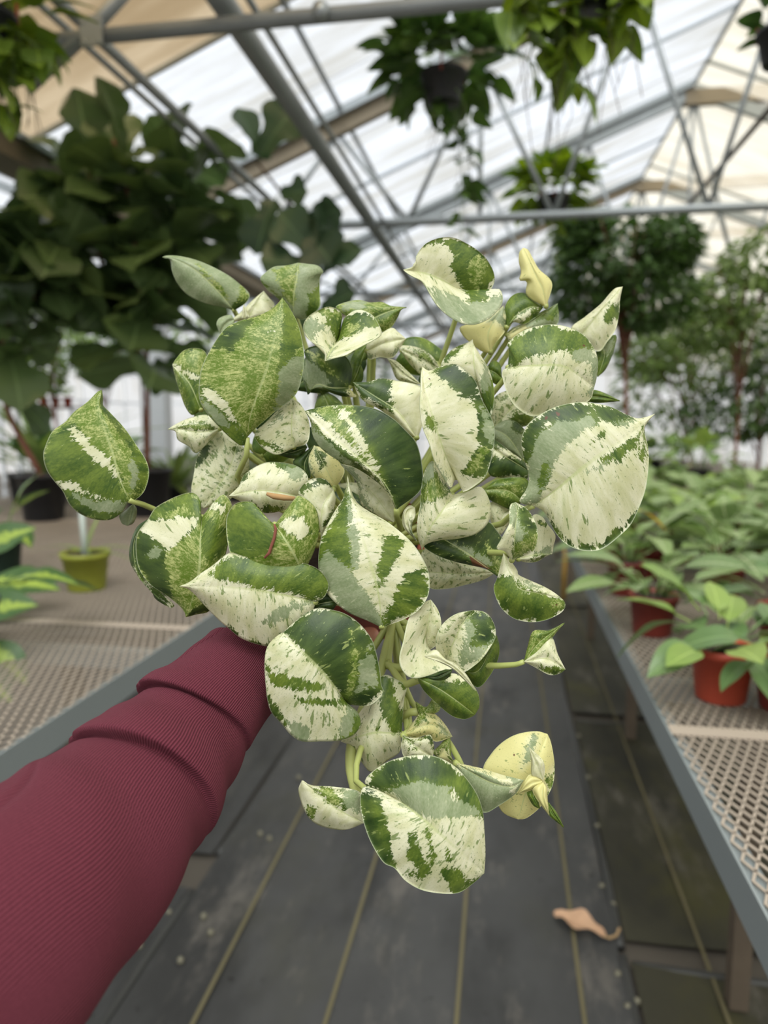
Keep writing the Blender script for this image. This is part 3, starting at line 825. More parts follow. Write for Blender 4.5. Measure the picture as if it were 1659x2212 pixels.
# --- pots on the left bench
q = on(188, 1272); q.z = BT + .001
e = potted('seedling_pot', 'olive-green pot with a white stake and thin arching leaves alone on the left bench', 'potted plant', q, .085, .135, OLIVEP)
for ax_, s, el in ((2.9, .20, .7), (2.6, .16, .5), (.4, .22, .65), (.2, .17, .5), (1.5, .2, 1.3), (-1.2, .14, .6)):
    place(ST[2] if el < 1 else ST[0], e, (0, 0, .125), (math.cos(ax_), math.sin(ax_) * .5, el), s)
MB().tube([(.012, -.02, .11), (-.005, 0, .32)], .011, 8).build('plant_label_stake', simple('white_stake', srgb(186, 196, 188), .5), e, True)
q = on(6, 1236); q.z = BT + .001
DA = bushy('dark green pot of dieffenbachia at the left frame edge', q, .085, .16, DKGREENP, DF, 8, .20, 71, (.1, 1.1), rise=.07)
q = on(-60, 1395); q.z = BT + .001
DB = bushy('dieffenbachia at the left frame edge nearest the sleeve, only leaf tips showing', q, .075, .13, DKGREENP, DF, 11, .21, 72, (-.1, .7), rise=.06)
q = on(62, 1086); q.z = BT + .001
bushy('black nursery pot of lime-centred dieffenbachia behind the bright left pothos leaf', q, .14, .22, BLACKP, DF, 12, .30, 73, (.1, 1.2), rise=.1)
q = on(380, 1092); q.z = BT + .001
bushy('arching strap-leaved plant in a black pot between the fig trunk and the pothos', q, .10, .14, BLACKP, ST, 60, .42, 74, (.1, 1.3), rise=.02)
q = at(110, 1000, 4.75); q.z = BT + .001
bushy('tall strap-leaved plant behind the bright left pothos leaf', q, .12, .2, BLACKP, ST, 26, .7, 75, (.7, 1.4), rise=.02)
q = at(250, 990, 5.3); q.z = BT + .001
bushy('dark bushy pot plant at the far end of the left bench', q, .14, .2, BLACKP, BR, 22, .26, 76, (.1, 1.2), rise=.1)
q = at(520, 1030, 5.2); q.z = BT + .001
bushy('leafy pot plant on the left bench hidden behind the pothos', q, .12, .18, BLACKP, BRY, 20, .26, 77, (.1, 1.2), rise=.1)

for e_, a_, b_, d_, up_ in ((DA, (-60, 1262), (112, 1243), 2.3, (0, -.5, 1)), (DA, (-70, 1330), (60, 1290), 2.2, (0, -.7, .8)), (DA, (-60, 1200), (52, 1130), 2.45, (.2, -.8, .7)), (DB, (-50, 1370), (56, 1462), 1.85, (.2, -.6, .9)), (DB, (-90, 1420), (20, 1500), 1.8, (.2, -.6, .9))):
    p0, p1 = P(*a_, d_), P(*b_, d_ - .05)
    place(DF[0], e_, p0 - e_.location, p1 - p0, (p1 - p0).length, 0, up=up_)
# --- shelf of red pots far left
sy = 9.2
sl, sr = at(30, 880, sy), at(160, 880, sy)
she = obj('plant_shelf', None, label='far plant shelf holding a row of red pots behind the fig trunks', cat='shelf', loc=(sl.x, sy, 0))
for z in (.55, sl.z - .02):
    MB().box(-.1, sr.x - sl.x + .1, -.2, .2, z, z + .03).build('shelf_board', WOOD, she)
for x in (-.08, sr.x - sl.x + .08):
    for y in (-.18, .18):
        MB().box(x - .02, x + .02, y - .02, y + .02, 0, sl.z + .01).build('post', POSTW, she)
for j in range(5):
    bushy('small red pot on the far shelf, %s from its left end' % ORD[j], (sl.x + (sr.x - sl.x) * (j + .5) / 5, sy, sl.z + .011), .062, .13, TERRAB, BRY, 8, .13, 400 + j, (.3, 1.2), 'red pots on the far shelf')
# --- dry leaf on the aisle floor
dl = leafmesh('dry_leaf', .16, .075, ellip, 12, 4, .5, -.05, .05, 2, .02)
q = PZ(1195, 1975, .03)
d = PZ(1300, 2035, .02) - q
o = obj('dry_leaf', set_mat(dl, simple('dry_leaf_brown', srgb(200, 162, 130), .8, var=.2, vscale=40)), label='curled brown dry leaf lying on the dark aisle cloth', cat='leaf')
o.matrix_world = Matrix.Translation(q + Vector((0, 0, .006))) @ basis((d.x, d.y, 0)).to_4x4()
MB().tube([(.15, 0, .006), (.17, .004, .004), (.186, .012, .016), (.19, .02, .036)], [.003, .004, .004, .0035], 7).build('leaf_stalk', simple('dry_stalk', srgb(170, 140, 100), .8), o, True)
# ---------------------------------------------------------------- the arm and hand that hold the pot
def knit_material():
    t = NT('burgundy_knit')
    uv = t.n('ShaderNodeUVMap', uv_map='UVMap').outputs[0]
    sx = t.n('ShaderNodeSeparateXYZ'); t.l(uv, sx.inputs[0])
    rib = t.math('SINE', t.math('ADD', t.math('MULTIPLY', sx.outputs[1], 6.2832 * 190), t.math('MULTIPLY', t.noise(uv, 9.0, 2), 5.0)))
    st = t.math('SINE', t.math('MULTIPLY', sx.outputs[0], 6.2832 * 330))
    ob = t.co('Object')
    fz = t.noise(ob, 700, 4, .7)
    big = t.noise(ob, 14, 4)
    h = t.math('ADD', t.math('MULTIPLY', rib, .5), t.math('ADD', t.math('MULTIPLY', st, .03), t.math('MULTIPLY', fz, .5)))
    c = t.mix(t.math('ADD', t.math('MULTIPLY', rib, .28), t.math('ADD', .2, t.math('MULTIPLY', fz, .55))), srgb(56, 22, 31), srgb(138, 68, 82))
    c = t.mix(t.math('MULTIPLY', big, .35), c, srgb(94, 36, 47))
    t.l(c, t.b.inputs['Base Color'])
    t.b.inputs['Roughness'].default_value = .9
    t.b.inputs['Specular IOR Level'].default_value = .15
    t.b.inputs['Sheen Weight'].default_value = .12
    t.b.inputs['Sheen Roughness'].default_value = .4
    t.b.inputs['Sheen Tint'].default_value = srgb(220, 140, 150)
    t.bump(h, .7, .0014)
    return t.m
def skin_material():
    t = NT('skin')
    ob = t.co('Object')
    c = t.mix(t.noise(ob, 40, 4), srgb(196, 128, 104), srgb(222, 160, 136))
    t.l(c, t.b.inputs['Base Color'])
    t.b.inputs['Roughness'].default_value = .5
    t.b.inputs['Subsurface Weight'].default_value = .15
    t.b.inputs['Subsurface Radius'].default_value = (.01, .004, .002)
    t.bump(t.noise(ob, 500, 3), .2, .0006)
    return t.m
# skeleton of forearm, palm and five fingers, one continuous skin
SK = [(P(-250, 2200, .31), .034), (P(100, 1905, .395), .036), (P(320, 1692, .465), .031), (P(470, 1510, .525), .024), (P(532, 1402, .566), .0225), (P(592, 1362, .620), .024), (P(648, 1345, .650), .026)]
verts = [s[0] for s in SK]; rad = [s[1] for s in SK]
edges = [(i, i + 1) for i in range(len(SK) - 1)]
palm = len(SK) - 1
def chain(root, ptsr):
    last = root
    for p, r in ptsr:
        verts.append(P(*p)); rad.append(r); edges.append((last, len(verts) - 1)); last = len(verts) - 1
# thumb in front of the pot, fingers round its far side
chain(palm - 1, [((650, 1385, .612), .0125), ((720, 1392, .612), .0105), ((780, 1382, .618), .0098), ((822, 1366, .622), .0085)])
chain(palm, [((675, 1300, .700), .0105), ((700, 1262, .760), .0095), ((760, 1240, .800), .0088), ((810, 1238, .812), .0078)])
chain(palm, [((690, 1328, .705), .0105), ((722, 1296, .770), .0097), ((785, 1280, .810), .009), ((838, 1280, .820), .008)])
chain(palm, [((700, 1358, .700), .010), ((740, 1336, .765), .0092), ((798, 1326, .800), .0086), ((842, 1328, .806), .0076)])
chain(palm, [((702, 1386, .690), .009), ((745, 1374, .740), .008), ((790, 1370, .768), .0074), ((822, 1372, .775), .0066)])
me = bpy.data.meshes.new('person')
org = P(125, 1905, .405)
me.from_pydata([tuple(v - org) for v in verts], edges, [])
person = obj('person', me, None, skin_material(), label='outstretched arm in a burgundy knit sleeve whose hand holds the pothos pot', cat='person', loc=org)
sk = person.modifiers.new('skin', 'SKIN'); sk.use_smooth_shade = True; sk.branch_smoothing = .6
for i, r in enumerate(rad):
    me.skin_vertices[0].data[i].radius = (r, r)
me.skin_vertices[0].data[palm].use_root = True
sub = person.modifiers.new('sub', 'SUBSURF'); sub.levels = 2; sub.render_levels = 2

def sleeve():
    pxs = [(-560, 2440, .285, .068), (-330, 2262, .312, .0685), (-160, 2130, .34, .0680), (10, 1986, .37, .0645), (190, 1828, .42, .0580), (320, 1691, .465, .0480), (392, 1605, .495, .0430), (457, 1525, .52, .0375), (505, 1470, .541, .0368), (530, 1440, .553, .0366)]
    ax_ = [(P(a, b, c), r) for a, b, c, r in pxs]
    NS, NA = 220, 200
    arr = np.array([tuple(a[0]) + (a[1],) for a in ax_])
    S = spline(arr, NS)
    C, Rr = S[:, :3], S[:, 3]
    T = np.gradient(C, axis=0); T /= np.linalg.norm(T, axis=1, keepdims=True)
    up = np.array(-CF)
    U = up - T * (T @ up)[:, None]; U /= np.linalg.norm(U, axis=1, keepdims=True)   # toward the camera
    Wd = np.cross(T, U)                                                           # across the arm
    s = np.linspace(0, 1, NS)
    phi = np.linspace(0, 2*np.pi, NA, endpoint=False)
    SS, PH = np.meshgrid(s, phi, indexing='ij')
    R = np.repeat(Rr[:, None], NA, 1)
    L = np.sum(np.linalg.norm(np.diff(C, axis=0), axis=1))
    def s_at(px, py, d): return float(s[np.argmin(np.linalg.norm(C - np.array(P(px, py, d)), axis=1))])
    def fold(s0, tilt, ph0, h, back, rise, wig=0):
        sf = s0 + tilt * np.cos(PH - ph0) + wig * np.sin(PH * 2 + 1)
        d = SS - sf
        up_ = 1 / (1 + np.exp(-d / rise))
        win = .02 + .98 * np.clip(.5 + .5 * np.cos(PH + .75), 0, 1) ** 1.3
        return (h * up_ * np.exp(-np.clip(d, 0, None) / back) - .0030 * np.exp(-((d + .010) / .009) ** 2)) * win
    R = R + fold(s_at(315, 1697, .463), .02, 2.3, .011, .12, .0025, .010) + fold(s_at(432, 1556, .511), .015, 2.2, .010, .10, .0025, .006)
    rs = np.random.RandomState(2)
    for k in range(7):
        a = rs.rand() * 6.28
        R += .0007 * np.sin(PH * (1 + k % 3) + SS * (14 + 7 * k) + a) * np.exp(-((SS - .2 - .1 * k) / .25) ** 2)
    R += -.0016 * np.exp(-((np.angle(np.exp(1j * (PH - 5.1 - .35 * np.sin(SS * 7))))) / .05) ** 2)   # seam
    G = C[:, None, :] + R[..., None] * (np.cos(PH)[..., None] * U[:, None, :] + np.sin(PH)[..., None] * Wd[:, None, :])
    winL = np.clip(.5 + .5 * np.cos(PH + .75), 0, 1) ** 1.3
    for q, tl, wg in (((315, 1697, .463), .02, .010), ((432, 1556, .511), .015, .006)):
        dd = SS - (s_at(*q) + tl * np.cos(PH - 2.25) + wg * np.sin(PH * 2 + 1))
        G = G - (.007 * np.exp(-((dd - .006) / .010) ** 2) * winL)[..., None] * T[:, None, :]   # the roll hangs over the crease
    V = G.reshape(-1, 3)
    f = []
    uvf = []
    for i in range(NS - 1):
        for k in range(NA):
            k2 = (k + 1) % NA
            f.append((i*NA+k, i*NA+k2, (i+1)*NA+k2, (i+1)*NA+k))
            uvf += [s[i] * L, k / NA, s[i] * L, (k+1) / NA, s[i+1] * L, (k+1) / NA, s[i+1] * L, k / NA]
    # turned-in hem
    nb = len(V)
    extra = []
    hem = C[-1] + T[-1] * .004
    for sc, off in ((.93, .003), (.84, -.004), (.80, -.03)):
        extra.append(C[-1] + T[-1] * off + (G[-1] - C[-1]) * sc)
    V = np.vstack([V] + extra)
    prev = (NS - 1) * NA
    for e_ in range(3):
        cur = nb + e_ * NA
        for k in range(NA):
            k2 = (k + 1) % NA
            f.append((prev+k, prev+k2, cur+k2, cur+k))
            uvf += [L, k / NA, L, (k+1) / NA, L + .01 * e_, (k+1) / NA, L + .01 * e_, k / NA]
        prev = cur
    m = bpy.data.meshes.new('sleeve')
    m.from_pydata((V - np.array(org)).tolist(), [], f)
    ul = m.uv_layers.new(name='UVMap')
    ul.data.foreach_set('uv', uvf)
    m.polygons.foreach_set('use_smooth', [True] * len(m.polygons))
    m.update()
    return obj('sleeve', m, person, knit_material(), label='burgundy ribbed knit sleeve pushed into folds')
sleeve()
# ---------------------------------------------------------------- the pothos held up to the camera
FR = {'A': (350, 500, 350/1659), 'B': (640, 560, 300/1659), 'C': (860, 500, 500/1659), 'D': (360, 820, 400/1659),
      'E': (640, 840, 460/1659), 'F': (1000, 840, 420/1659), 'G': (80, 820, 400/1659), 'H': (270, 1020, 400/1659),
      'I': (420, 620, 300/1659), 'J': (1060, 1040, 200/1382), 'K': (760, 1240, 340/1659), 'M': (560, 1280, 340/1659),
      'N': (720, 1440, 340/1659), 'O': (900, 1560, 340/1659), 'Q': (540, 1250, 700/1659), 'R': (270, 1020, 450/1659)}

def pts(fr, s):
    x0, y0, k = FR[fr]
    return [(x0 + float(a) * k, y0 + float(b) * k) for a, b in (w.split(',') for w in s.split())]

def inside_sdf(poly, x, y):
    """signed distance in pixels, positive inside the polygon"""
    n = len(poly)
    d = np.full(x.shape, 1e9)
    ins = np.zeros(x.shape, bool)
    for i in range(n):
        x1, y1 = poly[i]; x2, y2 = poly[(i + 1) % n]
        ex, ey = x2 - x1, y2 - y1
        t = np.clip(((x - x1) * ex + (y - y1) * ey) / (ex*ex + ey*ey + 1e-9), 0, 1)
        d = np.minimum(d, np.hypot(x - x1 - t*ex, y - y1 - t*ey))
        c = ((y1 > y) != (y2 > y))
        xi = x1 + (y - y1) * ex / (ey if abs(ey) > 1e-9 else 1e-9)
        ins ^= c & (x < xi)
    return np.where(ins, d, -d)

POTHOS = pothos_material()
PETIOLE = simple('petiole_green', srgb(172, 180, 104), 0.45, var=0.2, vscale=30)
plant_base = P(760, 1385, 0.66)
plant = obj('potted_pothos', None, label='large cream and green marbled pothos in a terracotta-coloured pot held up by the hand', cat='potted plant', loc=plant_base)
PINV = -plant_base
CROWN = P(800, 1190, 0.63)
LEAFN = [0]
CLS = 'CSL'

def leaf(fr, mid, A, B, D, z=(0, 0.3, 0, -0.6, -0.6), cls='C', spk=0.5, patches=(), crown=None, via=None, petiole=True, dots=(), N=52, K=18, bul=0.25, pr=0.0021):
    """mid: base..tip along the midrib, A / B: the two margins (px in crop fr); z in cm toward the camera:
    base, middle, tip of the midrib and the middle of each margin relative to the midrib"""
    LEAFN[0] += 1
    rs = np.random.RandomState(LEAFN[0] * 7 + 3)
    m = pts(fr, mid)
    a = [m[0]] + pts(fr, A) + [m[-1]]
    b = [m[0]] + pts(fr, B) + [m[-1]]
    M, LA, LB = spline(m, N), spline(a, N), spline(b, N)
    t = np.linspace(0, 1, N)
    zb, zm, zt, zA, zB = z
    zmid = zb * (1-t)*(1-2*t) + 4*zm*t*(1-t) + zt*t*(2*t-1)
    env = np.sin(np.pi * np.clip(t, 0, 1)) ** 0.75
    v = np.linspace(-1, 1, 2*K + 1)
    av = np.abs(v)
    px = np.zeros((N, 2*K+1)); py = px.copy(); zz = px.copy()
    ph = rs.rand(4) * 6.28
    for j, vv in enumerate(v):
        E, zE, p0 = (LA, zA, ph[0]) if vv < 0 else (LB, zB, ph[1])
        w = av[j]
        px[:, j] = M[:, 0]*(1-w) + E[:, 0]*w
        py[:, j] = M[:, 1]*(1-w) + E[:, 1]*w
        wob = 0.16 * np.sin(t * 13 + p0) * w**2 * env
        zz[:, j] = zmid + zE * env * w**1.4 + bul * math.sin(math.pi * min(1, w * 1.05)) * env + wob
    G = Pn(px, py, D - zz / 100.0)
    # patterns as point fields
    W = {c: np.full(px.shape, 1.0 if c == cls else 0.0) for c in 'CSLGD'}
    wB = np.zeros(px.shape); wY = np.full(px.shape, 0.0)
    if cls == 'Y': W['C'][:] = 1; wY[:] = 1
    if cls == 'D': W['D'][:] = 1
    for pc, pp in patches:
        sdf = inside_sdf(pts(fr, pp), px, py)
        al = np.clip(0.5 + sdf / 26.0, 0, 1)
        if pc == 'B':
            wB = np.maximum(wB, np.clip(0.5 + sdf / 5.0, 0, 1)); continue
        for c in W:
            W[c] = W[c]*(1-al) + (1.0 if c == pc or (pc == 'Y' and c == 'C') else 0.0)*al
        wY = wY*(1-al) + (al if pc == 'Y' else 0)
    for (dx, dy, dr, halo) in dots:
        (qx, qy), = pts(fr, '%g,%g' % (dx, dy))
        r = np.hypot(px - qx, py - qy)
        wB = np.maximum(wB, np.clip(0.5 + (dr - r) / 3.0, 0, 1))
        if halo:
            al = np.clip(1.2 - r / halo, 0, 1) * 0.9
            for c in W: W[c] = W[c]*(1-al) + (al if c == 'L' else 0)
    nv = N * (2*K+1)
    V = G.reshape(-1, 3)
    du = np.gradient(G, axis=0); dv = np.gradient(G, axis=1)
    nm = np.cross(du, dv)
    nm /= (np.linalg.norm(nm, axis=2, keepdims=True) + 1e-12)
    flip = np.mean(np.sum(nm * (nP - G), axis=2)) < 0
    if flip: nm = -nm
    V2 = (G - nm * 0.0006).reshape(-1, 3)
    i, j = np.meshgrid(np.arange(N-1), np.arange(2*K), indexing='ij')
    c = 2*K + 1
    q = np.stack([i*c+j, (i+1)*c+j, (i+1)*c+j+1, i*c+j+1], -1).reshape(-1, 4)
    if flip: q = q[:, ::-1]
    top, bot = q, q[:, ::-1] + nv
    rim = []
    for jj in (0, 2*K):
        for ii in range(N-1):
            e = [ii*c+jj, (ii+1)*c+jj, (ii+1)*c+jj+nv, ii*c+jj+nv]
            rim.append(e)
    F = np.vstack([top, bot, np.array(rim)])
    me = bpy.data.meshes.new('leaf')
    me.from_pydata((np.vstack([V, V2]) + np.array(PINV)).tolist(), [], F.tolist())
    me.polygons.foreach_set('use_smooth', [True] * len(F))
    rep = lambda x: np.concatenate([x.ravel(), x.ravel()])
    at = me.attributes.new('pat', 'FLOAT_COLOR', 'POINT')
    at.data.foreach_set('color', np.stack([rep(W['C']), rep(W['S']), rep(W['L']), np.full(2*nv, spk)], 1).ravel().astype(np.float32))
    at = me.attributes.new('pat2', 'FLOAT_COLOR', 'POINT')
    at.data.foreach_set('color', np.stack([rep(wB), rep(wY), rep(W['D']), np.ones(2*nv)], 1).ravel().astype(np.float32))
    su = rs.rand() * 40
    # streak coordinates keep their size on small leaves
    ln = np.sum(np.hypot(*np.diff(M, axis=0).T))
    sc = float(np.clip(ln / 300.0, 0.35, 1.4))
    tt = np.repeat(t[:, None], c, 1); vvv = np.repeat(v[None, :], N, 0)
    uvp = np.stack([rep(tt * sc), rep(0.5 + vvv * 0.5)], 1)
    uvl = me.uv_layers.new(name='vein')
    li = np.zeros(len(me.loops), dtype=np.int32)
    me.loops.foreach_get('vertex_index', li)
    uvl.data.foreach_set('uv', uvp[li].ravel().astype(np.float32))
    me.update()
    o = obj('leaf', me, plant, POTHOS)
    if petiole:
        b0 = Vector(G[0, K]) - Vector(nm[0, K]) * 0.0008
        cr = crown if crown is not None else CROWN
        dirn = Vector(G[0, K] - G[min(6, N-1), K]).normalized()
        if via: ctrl = [b0] + [P(*w) for w in via] + [cr]
        else:
            L = (cr - b0).length
            ctrl = [b0, b0 - dirn * 0.006 + CF * min(0.022, L*0.25), b0.lerp(cr, 0.5) + CF * 0.03, cr]
        sp = [Vector(x) + PINV for x in spline([tuple(w) for w in ctrl], 14)]
        MB().tube(sp, [pr + 0.0009 * k / 13 for k in range(14)], 7).build('petiole', PETIOLE, o, True)
    return o
# ---- the leaves, front ones first
LOW = P(850, 1330, 0.60)
# large pointed leaf, upper left
leaf('I', '628,1800 680,1500 860,1000 960,600 1050,125', '560,1900 300,1680 80,1400 55,1150 110,900 330,530 500,420 760,340 900,275 1000,190',
     '720,1700 950,1500 1200,1300 1290,1050 1310,800 1250,480 1150,270', 0.53, (-1.5, .4, -1, -1.2, -1.4), 'L', .6,
     [('D', '350,700 430,760 560,600 700,400 770,340 500,400 330,520 190,760'), ('G', '1060,130 1040,600 1000,1000 1130,860 1200,760 1320,700 1250,450 1150,250'),
      ('S', '1000,1010 1150,900 1320,780 1290,1100 1180,1330 950,1510 980,1300'), ('C', '80,1150 250,1250 350,1350 610,1800 420,1600 250,1430 90,1300'),
      ('S', '40,1250 100,1310 420,1600 600,1830 560,1910 300,1690 70,1400'), ('G', '480,1660 590,1830 560,1910 300,1690')], via=[(533, 985, .55), (535, 1060, .585)])
# bright leaf far left
leaf('G', '825,1080 740,880 680,650 600,420 548,240 580,92', '760,1190 650,1258 500,1250 380,1200 290,1120 230,1000 170,930 90,820 55,690 80,580 140,460 250,380 330,290 450,200 540,110',
     '880,1075 960,1000 1002,860 985,740 900,600 780,430 640,280 592,230 592,150', 0.55, (0, .6, -.5, -1.6, -1.8), 'L', .3,
     [('G', '230,450 440,640 700,860 800,1080 600,1080 330,940 150,930 60,820 60,600 120,520'), ('C', '240,420 330,400 480,560 700,780 760,900 700,860 560,760 430,640 300,480'), ('C', '170,930 330,930 450,1030 800,1110 600,1095 400,1045 240,985'),
      ('S', '270,995 450,1070 810,1105 720,1220 540,1200 380,1120'), ('D', '220,985 380,1135 540,1210 730,1215 690,1270 400,1220 280,1120'),
      ('S', '840,690 930,760 920,900 840,1020 830,850'), ('G', '580,90 600,230 770,430 990,740 1010,860 950,1010 870,1090 935,900 900,720 780,560 680,380 560,230')],
     via=[(310, 1090, .565), (345, 1105, .575), (480, 1150, .6)], pr=.0022)
leaf('G', '862,1110 840,1200 810,1310', '760,1190 735,1220 760,1290', '895,1160 890,1230 860,1290', 0.57, (0, .2, 0, -.3, -.3), 'S', 0, petiole=False, N=16, K=6)
# heart leaf at the left
leaf('H', '690,400 675,600 668,880 600,1150 545,1300', '665,340 680,260 640,200 580,180 450,220 330,280 260,330 200,430 120,530 95,650 120,850 220,1000 380,1110 480,1190 530,1250',
     '735,340 820,240 890,200 960,300 950,500 900,750 840,1000 770,1230 640,1275', 0.53, (0, .6, -1, -1.6, -1.2), 'L', .4,
     [('G', '250,320 580,170 690,260 695,390 600,350 540,290 420,340 230,420'), ('C', '200,425 450,420 690,400 600,520 450,650 370,700 340,760 330,690 240,650 220,570 140,530'),
      ('D', '140,530 220,570 330,690 350,780 390,880 410,1120 380,1120 210,1010 90,800 85,600'), ('S', '190,790 260,660 330,690 300,770'),
      ('G', '700,420 800,440 940,560 880,760 750,830 680,700'), ('C', '740,330 830,340 915,380 900,290 800,290'), ('D', '560,1290 640,1200 780,1180 760,1250')])
leaf('H', '200,420 80,620 110,900 250,1080 380,1180 410,1220', '100,500 40,680 50,820 120,930 230,1030 260,1120 320,1170', '220,640 220,900 330,1060 440,1190', 0.545, (0, 0, -.5, -.8, .2), 'D', .2,
     [('C', '80,860 150,960 240,1030 110,930'), ('C', '320,1070 450,1180 410,1230 370,1150')], petiole=False, K=10)
# heart leaf with the brown scar
scar_leaf = leaf('R', '1190,415 1270,530 1340,640 1385,730 1400,835', '1080,320 1030,250 960,230 870,255 815,340 805,450 825,600 870,720 960,800 1080,850 1220,855 1320,840',
     '1230,370 1290,290 1360,200 1390,185 1470,230 1530,310 1548,450 1530,560 1480,690', 0.495, (-.2, .5, -1.2, -1.2, -1.4), 'L', .5,
     [('G', '800,330 960,220 1040,250 1090,330 1185,415 1200,520 1150,600 1090,680 950,690 850,620 800,500'), ('C', '1220,420 1330,350 1420,370 1490,480 1400,530 1300,480'),
      ('Y', '840,660 920,690 960,750 1080,790 1220,845 1080,840 920,785')])
leaf('R', '1520,1035 1300,985 1000,930 700,910 430,910', '1590,990 1620,880 1520,760 1300,700 1000,680 850,640 790,665 700,740 610,800 520,870',
     '1500,1100 1480,1180 1400,1290 1300,1350 1180,1390 1050,1370 920,1320 820,1240 760,1190 650,1080 560,980 500,930', 0.497, (-.6, .5, -.6, -.5, -1.5), 'C', .75,
     [('G', '670,820 760,690 860,690 1000,680 1300,690 1640,760 1640,950 1525,1015 1300,960 1000,915 850,890'), ('S', '1050,1200 1200,1100 1330,1040 1490,1040 1300,1140 1150,1225'),
      ('D', '790,1205 930,1290 1000,1345 1200,1385 1050,1385 850,1285')])
# central leaf with the tall tip
leaf('E', '665,1860 640,1600 560,1300 480,1050 430,880 400,670', '560,1810 400,1740 260,1620 190,1480 170,1350 190,1180 230,1080 300,950 360,860 388,760',
     '850,1790 960,1715 1030,1600 1035,1450 990,1330 920,1220 830,1130 700,1030 560,950 470,880 428,790', 0.50, (-.5, .5, -1.5, -1.0, -1.4), 'C', .7,
     [('S', '150,1300 250,1250 380,1390 560,1650 665,1860 400,1760 180,1480'), ('G', '230,1100 330,960 395,720 410,1100 430,1400 380,1380 250,1240 180,1340 180,1200'), ('S', '400,850 480,1100 520,1230 470,1400 430,1380 410,1100'),
      ('S', '270,1370 350,1360 600,1700 665,1840 560,1780 400,1600'), ('G', '690,1170 800,1130 840,1200 780,1330 700,1500 630,1560 640,1400'),
      ('G', '830,1430 1000,1390 1040,1550 960,1720 760,1810 690,1850 680,1750 780,1600')], crown=LOW)
# broad dark leaf, upper middle
leaf('E', '780,940 720,790 600,640 350,430 200,290 65,170', '960,800 988,660 945,440 860,330 740,220 600,150 420,125 250,130 150,150', '700,800 600,705 470,620 330,560 200,470 130,370 108,250', 0.51, (-1, .6, -.5, -1.2, -.8), 'D', .45,
     [('L', '130,150 420,120 600,480 700,740 600,640 350,430 200,290'), ('C', '60,165 200,225 360,400 600,640 740,850 780,960 700,800 600,670 400,480 200,360 105,240'), ('C', '290,150 400,180 560,450 650,660 560,560 440,350'),
      ('S', '100,250 200,380 350,520 480,610 330,570 200,480 120,370')], via=[(857, 1115, .53), (860, 1150, .57)])
leaf('E', '760,1040 600,820 340,580', '690,1020 570,950 500,890 470,730', '790,950 700,760 560,640', 0.535, (0, .2, 0, -.5, -.2), 'C', .3, [('S', '340,580 470,640 520,800 600,960 500,890 470,730')], N=30, K=10, petiole=False)
# tall cream leaf, right of centre
leaf('E', '1250,690 1180,560 1100,350 1040,150 1000,0 983,-173', '1225,730 1205,775 1150,690 1080,560 1040,430 985,300 965,150 972,0 972,-100',
     '1275,730 1300,802 1400,750 1480,670 1530,500 1545,310 1500,180 1445,78 1402,-53 1315,-151 1228,-194 1100,-165 1032,-140', 0.49, (-1.6, .3, -.8, .5, -.2), 'C', .45,
     [('D', '1070,-150 1228,-210 1410,-53 1510,180 1560,310 1520,560 1490,680 1390,730 1310,640 1420,500 1430,330 1390,100 1290,70 1200,-50'), ('S', '1440,130 1560,300 1520,420 1450,330 1440,200'), ('L', '1300,680 1430,460 1500,480 1420,640'),
      ('S', '1110,620 1170,690 1215,780 1150,720 1080,570'), ('G', '1005,180 1080,250 1090,340 1015,310'), ('C', '1200,780 1290,700 1430,690 1400,760 1300,810')],
     dots=[(1040, -75, 2.5, 0), (1130, -90, 2.2, 0)])
leaf('E', '1215,825 1130,960 1030,1100 980,1260', '1120,650 1060,560 1000,640 975,760 965,900 940,1050 945,1150', '1330,800 1430,760 1490,830 1520,950 1490,1050 1400,1130 1250,1170 1120,1180 1010,1210', 0.51, (-.5, .5, -1, -.9, -1.0), 'C', .75,
     [('S', '990,640 1060,550 1090,680 1000,800 960,1000 935,1100 960,880'), ('L', '1010,740 1100,680 1200,800 1050,890 990,860')])
leaf('E', '925,925 860,960 870,1070 940,1190', '880,905 830,970 838,1080', '930,980 905,1050 905,1120', 0.525, (0, .3, 0, -.3, .2), 'C', .4, [('S', '900,1000 930,1190 880,1110')], N=24, K=8, petiole=False)
# dark leaf with the dry patch, lower right
leaf('E', '1060,1120 1280,1250 1450,1370 1655,1520', '1300,1080 1480,1030 1560,1100 1620,1200 1640,1350', '980,1210 1100,1300 1250,1350 1380,1380 1520,1410 1600,1480', 0.53, (0, .3, -.8, -1, -.5), 'D', 1.0,
     [('S', '1180,1180 1480,1300 1600,1420 1380,1330'), ('B', '1345,1300 1400,1320 1530,1412 1380,1385'), ('L', '1480,1200 1600,1350 1640,1500 1560,1420')])
leaf('E', '950,1420 1250,1440 1560,1432', '1000,1250 1200,1300 1400,1380', '1030,1545 1150,1560 1300,1532 1450,1490', 0.57, (0, .2, 0, -.3, -.5), 'C', 1.0)
